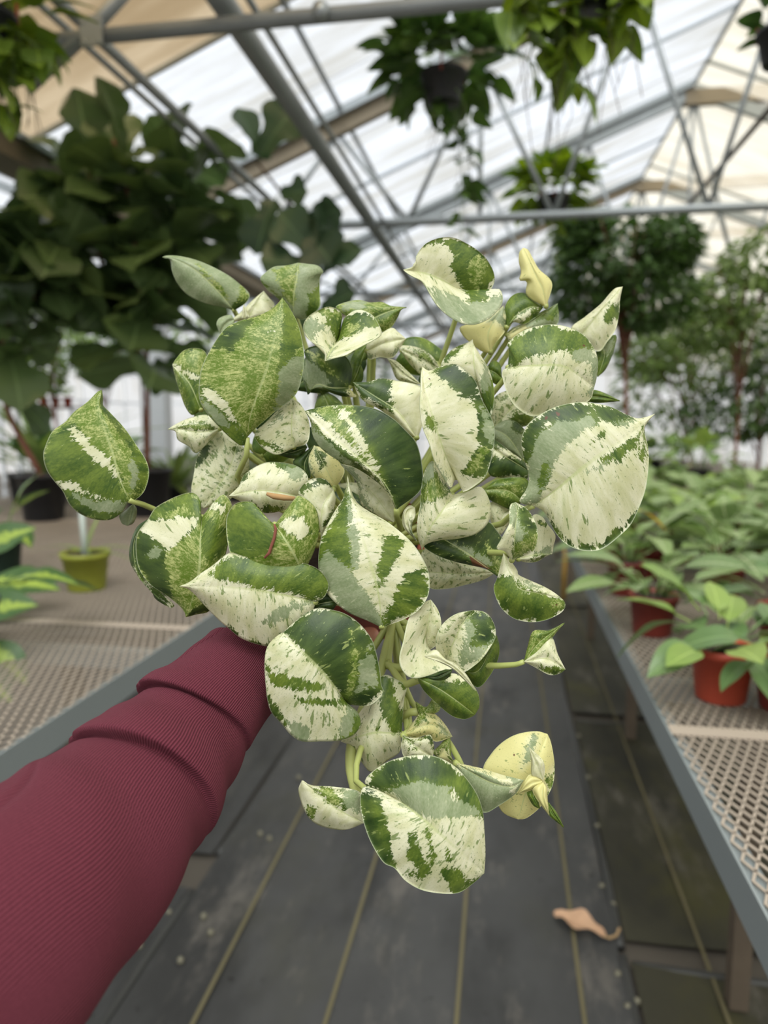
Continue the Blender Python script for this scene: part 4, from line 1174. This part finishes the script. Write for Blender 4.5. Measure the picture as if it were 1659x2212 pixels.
# the largest leaf, right
leaf('F', '600,1000 780,870 1000,690 1200,540 1450,370 1640,212', '480,965 545,850 562,740 520,600 495,450 530,340 600,260 750,170 900,125 1060,115 1250,150 1380,210 1480,250 1560,240',
     '680,1040 740,1130 780,1210 850,1300 950,1360 1080,1385 1200,1360 1330,1260 1430,1160 1500,1020 1560,850 1585,640 1580,500 1548,350 1580,280', 0.50, (-1.4, .6, -.5, -1.0, -1.2), 'C', .55,
     [('S', '540,600 640,370 820,250 900,280 1100,200 1150,280 1000,380 880,480 800,600 720,800 620,980 480,970 560,760'),
      ('D', '480,450 600,250 900,110 1250,135 1440,235 1300,285 1150,275 1100,190 1000,240 900,270 800,250 620,370 560,600 510,620'),
      ('G', '1070,455 1210,375 1185,430 1090,470'), ('G', '635,870 690,640 725,620 705,760'), ('G', '1140,600 1300,500 1500,380 1545,320 1500,450 1400,560 1350,620 1230,615'), ('S', '1050,705 1250,605 1200,690'),
      ('G', '1490,560 1550,430 1575,560 1530,650'), ('D', '1280,1230 1510,1010 1490,1090 1330,1280 1200,1380 1160,1330'), ('D', '1150,1335 1180,1390 1080,1400 940,1375 790,1260 690,1080 720,1060 830,1250 950,1335'), ('S', '1290,290 1480,260 1400,330')],
     dots=[(790, 205, 2.6, 0), (705, 250, 3.2, 0), (815, 228, 3.4, 0), (1170, 190, 2.3, 0)], via=[(1105, 1112, .535), (1070, 1135, .55)], K=22, N=60)
# round leaf upper right
leaf('C', '785,975 1000,960 1200,970 1405,1120', '795,850 785,800 900,710 1060,668 1200,680 1330,740 1400,830 1432,920 1425,1040', '745,1010 770,1130 820,1230 900,1300 985,1325 1150,1290 1300,1250 1380,1200', 0.54, (-.8, .5, -1.5, -1.2, -1.2), 'C', .75,
     [('G', '770,800 1060,655 1330,730 1400,830 1300,900 1240,850 1100,860 950,900 790,975'), ('S', '1240,850 1400,830 1440,930 1430,1080 1375,1180 1400,960 1260,915')], dots=[(1330, 820, 2.4, 0)])
# upper right group
leaf('C', '510,490 400,400 250,320 120,285 35,275', '600,495 680,390 690,310 650,220 590,150 500,90 400,45 300,45 210,80 160,130 130,190 130,240 80,266', '560,508 620,490 700,410 745,440 740,530 640,630 520,668 400,630 290,540 220,430 180,360 100,318', 0.56, (-1.8, -.2, .6, .4, 1.0), 'C', .4,
     [('G', '300,30 500,80 660,220 700,330 610,505 510,490 420,350 380,260 390,160 330,100 190,95 250,40'), ('S', '190,380 330,440 500,510 640,500 745,430 750,530 640,640 520,680 400,640 280,540'), ('L', '500,280 560,150 640,230 560,460')])
leaf('C', '1060,540 1040,420 1000,340 950,230 895,118', '960,490 915,440 922,360 868,350 880,290 865,220 868,150', '1090,450 1105,380 1080,330 1010,270 970,200 930,130', 0.60, (0, .4, 0, -.6, -.6), 'Y', .05, N=30, K=10)
leaf('C', '775,690 850,600 950,540 1040,545', '765,620 765,540 810,465 880,438 950,460', '830,650 900,665 980,620', 0.605, (0, .2, 0, -.6, -.4), 'G', .2, [('C', '800,680 880,590 1000,545 900,640')], N=30, K=10)
leaf('C', '780,745 950,650 1145,515', '830,690 1000,590', '810,790 950,720 1138,668', 0.61, (0, .2, 0, -.4, -.4), 'S', .2, [('Y', '770,720 900,670 960,700 800,800'), ('G', '980,600 1150,520 1140,640 980,640')], N=30, K=10)
leaf('C', '660,870 650,720 755,530', '600,860 520,800 460,740 450,680 620,640', '690,810 770,710 775,620', 0.605, (0, .2, 0, -.5, -.4), 'Y', .3, [('S', '640,640 755,530 770,700 700,640')], N=30, K=10)
leaf('C', '1300,760 1450,570 1540,470 1610,395', '1240,690 1340,610 1450,520 1520,440 1560,405', '1430,860 1500,790 1560,700 1585,580 1592,480', 0.60, (-.5, .3, 0, -1.2, -.6), 'C', .5, [('G', '1455,665 1500,555 1600,480 1580,620 1530,645')], K=12)
leaf('C', '1440,800 1480,880 1430,1045', '1560,740 1545,860 1490,985', '1410,900 1405,980', 0.615, (0, .2, 0, -.3, -.3), 'G', .2, [('S', '1440,800 1560,760 1500,900')], N=26, K=8, petiole=False)
leaf('C', '1360,1180 1480,1190 1592,1215', '1400,1135 1500,1165', '1380,1225 1480,1228', 0.575, (0, .2, 0, -.3, -.3), 'G', .2, N=26, K=8)
leaf('C', '575,1120 545,950 535,770', '450,1080 330,1010 308,950 360,870 430,820 500,795', '620,1250 665,1320 690,1170 660,1010 600,900 545,815', 0.56, (-.5, .4, -.2, -.7, -.9), 'C', .45, [('S', '575,1090 625,950 700,1150 660,1330 600,1200'), ('G', '600,1180 690,1080 700,1180 665,1330'), ('G', '300,960 360,860 500,790 420,880')], K=12)
leaf('C', '640,985 690,1010 745,1050', '660,940 700,928 735,960', '660,1060 700,1098 740,1092', 0.585, (0, .2, 0, -.2, -.2), 'G', 0, N=20, K=8)
leaf('C', '680,1400 790,1290 900,1130', '660,1300 690,1190 780,1140', '900,1400 980,1330 960,1230', 0.60, (0, .2, 0, -.4, -.4), 'C', 1.3, [('G', '850,1290 980,1330 900,1400 750,1390')], N=30, K=10)
leaf('F', '520,610 390,420 250,330', '560,420 480,300 380,262', '420,560 300,480 250,420', 0.585, (0, .2, 0, -.4, -.4), 'S', .5, [('D', '420,260 530,290 510,420 420,330')], N=30, K=10)
leaf('F', '560,700 400,600 240,500', '520,620 400,530 260,430', '540,770 380,760 220,725', 0.575, (0, .2, 0, -.4, -.5), 'D', .3, [('C', '250,500 400,520 520,600 400,580 250,590'), ('C', '200,770 360,745 540,755 530,775 300,775')], N=30, K=10)
leaf('F', '510,960 380,870 180,860', '560,860 530,760 300,770', '420,1030 290,980 190,920', 0.572, (0, .2, 0, -.4, -.4), 'G', .9, [('L', '180,880 400,800 530,860 400,930')], N=30, K=10)
leaf('F', '400,1020 340,1080 280,1240', '330,960 240,970 230,1100', '430,1080 380,1170 330,1240', 0.578, (0, .2, 0, -.3, -.3), 'C', .7, N=26, K=8)
# folded leaf and the hanging curl, right
leaf('J', '315,1180 350,950 370,650 400,480 370,310', '270,1120 200,1040 90,1000 150,880 220,760 280,620 275,450 300,340', '420,1140 560,1090 650,1020 702,850 690,680 610,500 520,390 430,340', 0.49, (-.3, .9, -.6, .3, -1.0), 'C', .6,
     [('L', '330,1170 360,900 560,780 660,700 720,820 660,1040 420,1150'), ('D', '410,380 520,370 700,680 620,800 560,780 480,690 430,600'), ('S', '365,620 480,700 560,780 450,900 365,920'), ('S', '260,400 370,300 410,450 375,640 270,620')], K=14)
leaf('J', '190,1070 260,1310 340,1440 440,1600 700,1660 950,1720 1088,1772', '310,1200 400,1330 420,1395 600,1480 800,1570 960,1665', '100,1430 50,1550 60,1680 150,1880 300,2020 450,2080 650,2100 850,2060 1050,1960 1118,1850', 0.50, (-.4, .6, -.4, -1.2, -.9), 'C', .45,
     [('G', '60,1380 340,1440 440,1605 700,1668 950,1728 1140,1772 1140,1900 850,2110 300,2060 20,1700'), ('S', '440,1480 600,1490 740,1590 560,1590')], dots=[(988, 1838, 1.9, 13), (925, 1862, 1.2, 8), (960, 1850, .1, 15)], petiole=False)
leaf('J', '400,1160 650,1100 922,1080', '560,900 620,520 760,520 850,640 965,800 940,960', '480,1200 600,1212 720,1185 800,1132', 0.54, (0, .2, 0, -.6, -.5), 'C', .3, [('S', '640,1080 780,1000 940,960 900,1090'), ('L', '680,580 830,620 820,700 740,640'), ('L', '520,1200 760,1130 700,1200')], K=12)
# lower left leaf, half dark half cream
leaf('M', '930,1180 720,900 530,700 340,520 250,420', '1030,1250 1072,1380 1000,1500 850,1560 640,1570 450,1570 330,1500 230,1380 130,1270 85,1130 65,950 55,750 80,580 170,470',
     '1020,1190 1150,1192 1250,1130 1308,1040 1290,980 1270,800 1230,620 1180,480 1050,320 900,220 760,180 600,165 430,260', 0.495, (-1.8, .6, -.2, -1.1, -.7), 'C', .85,
     [('D', '240,410 600,150 900,210 1060,310 1250,620 1320,1000 1150,1210 930,1175 720,880 340,510'), ('L', '960,400 1040,600 1050,800 1000,1060 900,1120 960,900 970,650'), ('S', '1060,700 1140,800 1110,1000 1020,1060 1050,900'), ('S', '1110,660 1180,550 1230,800 1250,980 1150,1000 1120,800'),
      ('G', '70,760 250,880 450,900 700,1000 600,1030 400,1040 250,1010 80,960'), ('G', '370,1090 650,1130 880,1130 860,1190 600,1180 450,1195'), ('S', '250,1330 400,1360 530,1440 550,1560 450,1590 300,1480'),
      ('D', '60,1040 140,1180 245,1270 240,1390 120,1270'), ('S', '950,1180 1050,1260 1080,1380 1010,1510 850,1560 860,1400 930,1280'), ('G', '1000,1300 1085,1330 1080,1400 1010,1520 850,1575 1000,1450')], crown=LOW, K=22)
leaf('M', '540,150 680,110 840,90', '600,30 740,-30', '640,200 760,195', 0.512, (0, .2, 0, -.4, -.4), 'D', .2, crown=LOW, N=24, K=8)
leaf('N', '720,705 560,700 400,705 80,790', '730,560 745,350 770,210 640,120 560,85 480,130 420,300 300,450 200,600', '715,770 700,900 560,1000 405,1115 300,1010 240,920 160,830', 0.53, (-.5, .4, -.8, -1.4, -1.2), 'C', .75,
     [('G', '490,90 640,110 780,210 745,400 735,700 640,690 560,600 480,420 470,250'), ('C', '640,150 760,250 700,420 640,330'), ('G', '400,590 480,640 460,680 420,650')], crown=LOW)
leaf('N', '730,720 880,850 1050,955', '830,750 930,742 1020,718 1062,830', '715,850 760,965 900,975', 0.52, (-.3, .3, -.3, -.3, -.4), 'C', .5, [('G', '730,720 850,800 880,960 800,960 740,850'), ('C', '770,800 830,900 820,960 780,960'), ('D', '905,750 1015,710 1070,800 1060,870 1000,775')], crown=LOW, N=30, K=10)
leaf('N', '750,710 900,640 1080,620 1258,740', '850,570 930,480 1060,490 1180,610', '860,752 1000,722 1080,792', 0.53, (0, .5, -.5, -.7, -.3), 'Y', .9, [('L', '850,560 960,470 980,560 880,620'), ('S', '1120,600 1258,740 1150,700')], crown=LOW, N=30, K=10)
leaf('N', '930,520 990,450 1045,348', '890,480 868,365 950,450', '1080,490 1130,425', 0.533, (0, .2, 0, -.3, -.3), 'L', .4, petiole=False, N=20, K=6)
leaf('N', '1090,960 1180,860 1235,740', '1050,900 1120,825 1190,750', '1290,1050 1250,960 1238,850', 0.535, (0, .2, 0, -.3, -.3), 'L', .6, [('Y', '1090,900 1180,850 1270,1040 1100,970')], petiole=False, N=20, K=8)
# grey-green and yellow leaves, lower right
leaf('O', '400,420 600,540 800,640 1000,680 1132,610', '530,450 700,490 860,540 1000,580', '470,640 580,860 715,955 860,885 1000,790 1065,730', 0.51, (-.4, .4, 0, -.5, -.8), 'S', .1,
     [('Y', '380,400 700,480 950,560 1132,600 900,600 700,520 420,470'), ('C', '850,555 1000,605 1095,670 1040,770 950,650'), ('S', '990,580 1132,605 1060,660')], crown=LOW, via=[(1000, 1660, .52), (960, 1590, .55), (880, 1500, .57)])
leaf('O', '1070,1025 1150,750 1250,450 1380,125', '950,980 870,900 760,650 700,490 780,340 880,230 1000,150 1120,110 1270,95', '1160,1010 1290,910 1380,780 1440,640 1455,480 1440,330 1412,200', 0.53, (-.4, .5, -.4, -.8, -.8), 'Y', .55,
     [('S', '1190,180 1240,120 1270,200 1200,400 1110,480'), ('L', '1380,600 1455,480 1440,650 1380,790')], dots=[(1025, 352, 2.6, 0)], petiole=False)
leaf('O', '1332,615 1270,450 1185,262', '1215,560 1205,400', '1348,560 1335,410', 0.515, (0, .3, .4, -.2, -.3), 'C', .05, petiole=False, N=20, K=6)
leaf('O', '1332,615 1210,650 1060,756', '1200,548 1130,640', '1310,660 1200,712', 0.516, (0, .3, 0, -.2, -.3), 'Y', .05, petiole=False, N=20, K=6)
leaf('O', '1332,630 1330,800 1398,985', '1220,710 1300,860', '1370,690 1385,850', 0.514, (0, .4, 0, -.4, -.2), 'Y', .1, petiole=False, N=20, K=6)
leaf('O', '1385,840 1440,960 1552,1112', '1440,900 1500,990', '1370,930 1400,990', 0.517, (0, .2, 0, -.1, -.2), 'G', .1, petiole=False, N=20, K=6)
leaf('O', '1220,715 1240,800 1300,915', '1160,740 1180,800 1230,880', '1265,760 1290,850', 0.518, (0, .2, 0, -.2, -.2), 'G', 0, petiole=False, N=20, K=6)
# big drooping leaf at the bottom
leaf('Q', '690,1085 850,1200 1000,1330 1200,1508', '600,1065 598,1015 700,940 830,905 950,910 1060,970 1150,1080 1190,1180 1200,1280 1206,1400', '590,1062 565,1110 570,1200 610,1330 680,1450 740,1482 800,1550 900,1600 1050,1612 1130,1570', 0.475, (-1.6, .6, -1, -1.3, -1.0), 'C', .85,
     [('D', '580,1060 700,930 950,895 1160,1080 1200,1225 1100,1150 1040,1080 900,1050 760,1060 690,1085'), ('G', '880,1040 1040,1060 1120,1150 1210,1210 1190,1120 1100,1000'), ('S', '720,1085 850,1030 1040,1070 1000,1100 1190,1205 1050,1222 900,1222 780,1155'),
      ('D', '555,1110 600,1075 660,1130 690,1250 745,1490 680,1470 590,1330'), ('G', '620,1140 660,1150 690,1300 720,1440 660,1300'), ('G', '800,1300 845,1290 880,1400 912,1500 885,1545 840,1470 800,1400'), ('G', '900,1280 920,1310 950,1420 930,1455'), ('G', '1000,1370 1040,1420 1050,1440 1000,1440'),
      ('G', '985,1500 1060,1480 1115,1560 1040,1595'), ('D', '1040,1590 1200,1508 1140,1580 1050,1625'), ('G', '795,1480 850,1530 840,1545 800,1520')], crown=LOW, via=[(775, 1700, .50), (772, 1640, .52), (800, 1560, .545)], K=22, N=60)
leaf('Q', '585,1252 450,1180 330,1085 265,1033', '575,1150 555,1088 430,1065 320,1058', '480,1287 350,1262 285,1200 248,1090', 0.495, (-.4, .3, .2, -.6, -.7), 'C', .3, [('L', '330,1075 430,1060 480,1180 400,1150'), ('S', '470,1070 570,1090 570,1200 490,1170'), ('L', '290,1150 340,1180 330,1230 290,1200')], petiole=False, K=12)
# curled pair, lower middle
leaf('K', '715,850 780,650 820,450 830,270', '900,920 1062,1000 900,1050 690,1095 590,1075 520,980 508,870 545,720 600,480 700,350', '880,760 925,640 942,500 905,370', 0.515, (-2.0, -.6, -.6, 2.2, .2), 'C', .7, [('S', '860,990 1062,990 950,1040')], crown=LOW)
leaf('K', '770,1085 900,1085 1062,1005', '860,1050 970,1010', '860,1118 960,1120 1030,1080', 0.497, (0, .1, 0, -.1, -.4), 'D', 0, petiole=False, N=20, K=6)
leaf('K', '990,905 1080,700 1180,500 1290,380', '930,870 888,790 890,680 930,570 1010,480 1130,415', '1090,970 1180,1032 1300,960 1400,860 1500,700 1517,590 1470,470 1400,400', 0.51, (-1.2, .1, -.2, .5, .6), 'C', .95,
     [('S', '1200,410 1290,500 1315,600 1280,740 1150,880 1190,650'), ('D', '1210,370 1400,390 1520,560 1490,690 1400,760 1285,745 1315,590 1280,480'), ('S', '1120,950 1280,790 1400,760 1490,700 1350,890 1160,1000')], crown=LOW)
leaf('K', '1190,1040 1350,1000 1525,640', '1400,860 1490,740', '1320,1197 1450,1080 1540,900 1556,760', 0.525, (0, .2, 0, -.2, -.9), 'G', 0, petiole=False, N=26, K=8)
leaf('K', '760,866 1000,940 1150,1050 1312,1235', '880,795 990,895 1100,945 1210,1060', '900,920 1060,1000 1150,1085', 0.485, (0, .4, -.2, -.2, -.2), 'C', .4, petiole=False, N=26, K=6)
leaf('K', '680,1088 950,1230 1300,1482', '800,1075 1000,1050 1110,1055 1250,1140 1332,1260 1346,1390', '760,1230 900,1370 1050,1492 1170,1530 1250,1512', 0.508, (0, .7, -.3, -.9, -1.0), 'G', 0, [('C', '1000,1130 1060,1020 1200,1080 1200,1150 1120,1120')], crown=LOW)
leaf('Q', '1402,425 1480,330 1612,225', '1420,350 1450,268 1530,262', '1490,390 1550,300', 0.505, (0, .2, 0, -.3, -.3), 'L', .5, [('G', '1440,300 1530,255 1612,225 1500,310')], crown=P(1010, 1420, .53), via=[(1110, 1436, .51), (1050, 1437, .525)], N=24, K=8, pr=.0018)
leaf('Q', '1402,425 1520,410 1616,465', '1480,352 1545,300 1578,390', '1460,455 1530,492 1580,488', 0.503, (0, .2, 0, -.3, -.4), 'C', .7, [('G', '1460,455 1520,445 1616,462 1580,500')], petiole=False, N=24, K=8)
# upper left group
leaf('A', '740,810 560,600 350,400 150,290 0,262', '860,730 895,640 800,540 650,430 400,310 200,255 60,245', '620,775 520,755 400,720 250,640 150,520 100,400 85,300 40,268', 0.64, (-.8, .5, .2, -.8, -1.0), 'S', .1, [('L', '800,540 890,620 860,740 740,810'), ('L', '350,330 600,540 700,720 520,560'), ('D', '700,785 760,740 880,700 750,830')])
leaf('A', '1340,870 1350,650 1380,480 1390,320', '1200,700 1080,600 1005,490 1060,420 1150,360 1280,347', '1460,900 1610,780 1615,600 1620,470 1650,410 1600,350 1500,332', 0.625, (-.8, .5, .4, -.7, -.9), 'S', .4, [('L', '1130,380 1300,360 1400,340 1370,560 1350,800 1260,700 1200,520'), ('G', '1480,900 1500,640 1620,540 1620,790'), ('G', '1010,500 1100,590 1210,700 1190,640')])
leaf('A', '880,900 950,760 1040,608', '690,930 800,830 920,710', '1100,880 1152,750 1100,680', 0.635, (0, .2, 0, -.4, -.4), 'C', .5, N=24, K=8)
leaf('A', '850,900 845,820 838,748', '812,890 825,800', '890,870 862,800', 0.632, (0, .1, 0, -.1, -.1), 'C', .0, petiole=False, N=14, K=5)
leaf('A', '740,900 660,940 590,1042', '700,850 590,885 558,950', '740,960 680,1020', 0.615, (0, .1, 0, -.2, -.2), 'S', .1, petiole=False, N=20, K=6)
leaf('A', '400,1830 280,1560 105,1363', '470,1700 490,1400 440,1230 330,1193 220,1220 140,1308', '310,1880 240,1800 180,1640 130,1480', 0.60, (0, .3, 0, -.6, -.6), 'L', .1, [('C', '100,1350 200,1385 380,1490 420,1560 200,1470'), ('G', '180,1500 420,1600 420,1900 250,1850'), ('G', '140,1310 240,1210 330,1190 230,1260')], K=12)
leaf('D', '480,440 300,470 90,440 8,446', '470,390 360,315 200,345 80,400', '420,510 290,645 240,650 200,600 100,540 78,465', 0.575, (0, .3, 0, -.4, -.5), 'C', .9, [('L', '120,420 300,380 420,430 300,460')], K=12)
leaf('D', '640,560 560,800 430,1000 330,1150', '520,450 470,440 380,560 310,620 265,720 240,860 220,990 250,1090', '720,650 740,800 680,950 560,1080 450,1140', 0.585, (0, .4, 0, -.8, -.6), 'C', 1.05, [('D', '255,740 310,610 385,560 375,680 300,750 245,840'), ('D', '590,620 640,610 680,640 630,660')])
leaf('D', '1140,610 1120,450 1130,170', '1000,672 900,640 820,570 790,480 900,370 1020,250', '1250,575 1282,480 1270,350 1200,220', 0.555, (-.3, .3, 0, .3, -.5), 'C', .85, [('G', '780,490 900,560 1050,620 980,645 850,590'), ('S', '960,340 1030,280 1040,360')], K=14)
leaf('D', '990,672 1110,655 1262,605', '1100,620 1220,563', '1110,705 1200,702', 0.567, (0, .1, 0, -.1, -.3), 'D', 0, petiole=False, N=20, K=6)
leaf('D', '1200,1050 950,1000 750,1000 555,1045', '1255,960 1262,860 1180,780 1050,745 900,740 780,790 690,860 640,960', '1150,1110 1050,1170 900,1197 780,1160 650,1085', 0.535, (-.6, .4, -.2, -.8, -.9), 'C', .45, [('S', '960,735 1180,770 1275,880 1150,900 1080,830'), ('G', '940,735 1050,740 1150,765 1050,770'), ('G', '790,1140 900,1130 1060,1150 950,1205 830,1195'), ('D', '680,860 780,785 740,850 650,950')])
leaf('D', '1495,985 1400,1150 1385,1430', '1440,905 1360,880 1270,900 1200,970 1185,1030 1300,1100 1360,1250', '1515,1060 1500,1170 1470,1270 1420,1350', 0.53, (-.4, .3, -.3, -.3, -.5), 'C', .4, [('D', '1175,1040 1200,960 1360,870 1510,970 1420,935 1330,950 1250,995'), ('D', '1400,1300 1500,1150 1490,1250 1410,1310')], K=12)
leaf('D', '1505,965 1430,800 1320,590', '1420,935 1310,870 1270,720', '1562,900 1592,800 1500,690 1400,615', 0.55, (0, .3, 0, -.4, -.5), 'Y', .5, [('D', '1300,600 1420,670 1425,740 1380,800 1340,700'), ('S', '1270,700 1320,880 1270,800')], K=12, N=34)
leaf('D', '1250,880 1240,740 1335,578', '1130,745 1220,660', '1290,870 1285,700', 0.565, (0, .1, 0, -.2, -.2), 'D', .2, N=22, K=7)
# twisted leaf, top centre
leaf('B', '525,955 480,1000 420,1080 345,1217', '530,850 545,660 480,590 380,565 280,600 170,660 100,740 88,830 130,930 220,1000 310,1038 352,1110', '535,850 560,730 620,660 700,612 790,608 900,660 970,750 1022,885 930,960 830,1010 700,1080 600,1140 450,1178', 0.555, (-2.2, -.6, .8, .4, .4), 'C', .55,
     [('S', '70,820 110,720 180,650 240,760 310,790 300,870 250,890 240,990 140,940'), ('L', '270,595 480,580 555,650 530,950 430,820 400,740 450,700 300,680'), ('L', '530,900 600,720 800,740 990,790 820,800 620,950'), ('G', '550,740 620,650 790,600 980,750 940,785 800,740 780,780 690,770 680,720 600,740 560,850'), ('S', '365,1190 420,1000 455,1000 430,1110 390,1195'), ('G', '400,740 470,700 530,800 520,950')])
leaf('B', '800,780 1000,670 1180,600 1322,572', '560,660 470,570 600,510 750,485 880,515 1020,510 1130,555', '900,860 1020,872 1130,820 1210,700 1252,608', 0.60, (0, .3, 0, -.6, -.5), 'L', .5, [('S', '460,580 750,480 850,520 780,580 620,600 560,650'), ('G', '900,640 1150,590 1200,640 1000,760')], K=12)
leaf('B', '840,1100 1050,1000 1312,950', '840,1020 940,940 1130,820 1220,870', '870,1197 1000,1170 1150,1180 1242,1060', 0.58, (0, .3, 0, -.4, -.4), 'C', .1, [('S', '840,1140 930,1140 1000,1180 880,1200'), ('S', '1140,1130 1250,1050 1180,1180')], N=32, K=10)
leaf('B', '630,1535 420,1540 250,1500 135,1617', '665,1400 650,1250 560,1140 350,1100 250,1030 100,1085 110,1200 72,1400 100,1500', '720,1640 560,1640 420,1600 300,1552 200,1552', 0.58, (0, .4, .2, -.6, -.4), 'D', .4, [('S', '90,1180 250,1230 420,1480 300,1540 150,1540 70,1400'), ('L', '90,1080 250,1110 480,1380 620,1520 450,1400 250,1220'), ('Y', '600,1560 680,1530 720,1640 660,1640')])
leaf('B', '640,1530 730,1350 850,1008', '620,1480 640,1250 700,1100', '780,1470 802,1350 770,1230 850,1185', 0.592, (0, .2, 0, -.3, -.4), 'G', 0, N=30, K=9)
leaf('B', '1720,1310 1500,1200 1238,1080', '1659,1200 1580,1120 1450,1050 1270,1028', '1640,1400 1490,1382 1430,1330 1330,1220', 0.605, (0, .2, 0, -.3, -.4), 'C', 1.0, [('L', '1400,1080 1560,1120 1659,1240 1500,1200')], N=30, K=9)
leaf('B', '1495,1500 1300,1380 1085,1182', '1330,1335 1200,1218', '1350,1482 1200,1430 1130,1270', 0.595, (0, .2, 0, -.3, -.4), 'C', .9, N=30, K=8, petiole=False)
leaf('E', '940,385 800,190 600,50 443,-52', '988,260 978,80 970,-20 776,-66 652,-82 560,-55', '880,352 760,245 640,155 540,105 480,45', 0.55, (0, .4, 0, -.5, -.4), 'C', .12, [('D', '430,-60 652,-95 730,-70 740,60 750,175 660,145 500,60')], K=14)
# unseen filling leaves deep in the crown
fill = random.Random(5)
for k in range(26):
    fx = 470 + fill.random() * 720; fy = 760 + fill.random() * 560
    an = fill.random() * 6.28; Ls = 90 + fill.random() * 50
    FR['T'] = (fx, fy, 1.0)
    ca, sa = math.cos(an) * Ls, math.sin(an) * Ls
    q = lambda u, w: '%.1f,%.1f' % (ca * u - sa * w, sa * u + ca * w)
    if inside_sdf([(520, 780), (700, 700), (860, 720), (1000, 720), (1180, 760), (1280, 900), (1150, 1150), (1050, 1230), (950, 1240), (780, 1330), (560, 1240), (400, 1050), (430, 900)], np.array([fx + ca]), np.array([fy + sa]))[0] < 30: continue
    leaf('T', ' '.join([q(-.2, 0), q(.4, .03), q(1, 0)]), ' '.join([q(-.25, .25), q(.1, .42), q(.6, .3)]), ' '.join([q(-.25, -.25), q(.1, -.42), q(.6, -.3)]), 0.615 + fill.random() * 0.03, (0, .3, 0, -.6, -.6), fill.choice('CGDS'), .7, N=24, K=8)
# scar and dry sheath
MB().tube([P(270 + a*.2712, 1020 + b*.2712, .4885) + PINV for a, b in ((1188, 412), (1200, 450), (1190, 520), (1165, 590), (1150, 640), (1110, 685))], [.0006, .0011, .0011, .0011, .0012, .0008], 7).build('scar', simple('scar_brown', srgb(128, 74, 56), .8), scar_leaf, True)
MB().tube([P(360 + a*.2411, 820 + b*.2411, .524) + PINV for a, b in ((895, 1022), (960, 1045), (1050, 1058), (1150, 1066))], [.0012, .0022, .0022, .0015], 7).build('dry_sheath', simple('dry_tan', srgb(178, 140, 92), .8), plant, True)
# stems hanging over the rim
STEM = simple('stem_green', srgb(172, 178, 104), .5, var=.2, vscale=25)
for s, r in (([(850, 1330, .60), (838, 1420, .575), (845, 1440, .565), (880, 1443, .56)], .0034), ([(850, 1340, .60), (826, 1430, .57), (822, 1500, .56), (850, 1560, .56), (880, 1540, .548), (905, 1538, .54)], .003),
             ([(838, 1430, .57), (870, 1475, .545), (900, 1470, .53), (930, 1460, .52)], .0028), ([(826, 1440, .57), (770, 1570, .545), (757, 1650, .53), (775, 1730, .505)], .004)):
    MB().tube([Vector(x) + PINV for x in spline([tuple(P(*w)) for w in s], 18)], r, 9).build('stem', STEM, plant, True)
# pot: tilted back, opening toward the camera
TERRA = simple('terracotta_plastic', srgb(160, 76, 56), .55, var=.08)
SOIL = simple('potting_soil', srgb(52, 40, 32), .95, var=.5, vscale=120, bump=.8, bscale=300)
ax = (CU * 0.62 - CF * 0.72 + CR * -0.18).normalized()
rotm = ax.to_track_quat('Z', 'Y')
potc = P(812, 1300, 0.70)
m = MB().lathe([(0, 0), (.042, 0), (.045, .003), (.055, .082), (.060, .083), (.061, .098), (.0575, .098), (.0555, .085), (.0535, .08), (0, .08)], 40)
pot = m.build('pot', TERRA, plant, True)
pot.rotation_mode = 'QUATERNION'; pot.rotation_quaternion = rotm; pot.location = potc + PINV
s = MB().lathe([(0, .084), (.03, .087), (.0545, .083), (.0545, .078), (0, .078)], 30).build('soil', SOIL, plant, True)
s.rotation_mode = 'QUATERNION'; s.rotation_quaternion = rotm; s.location = potc + PINV
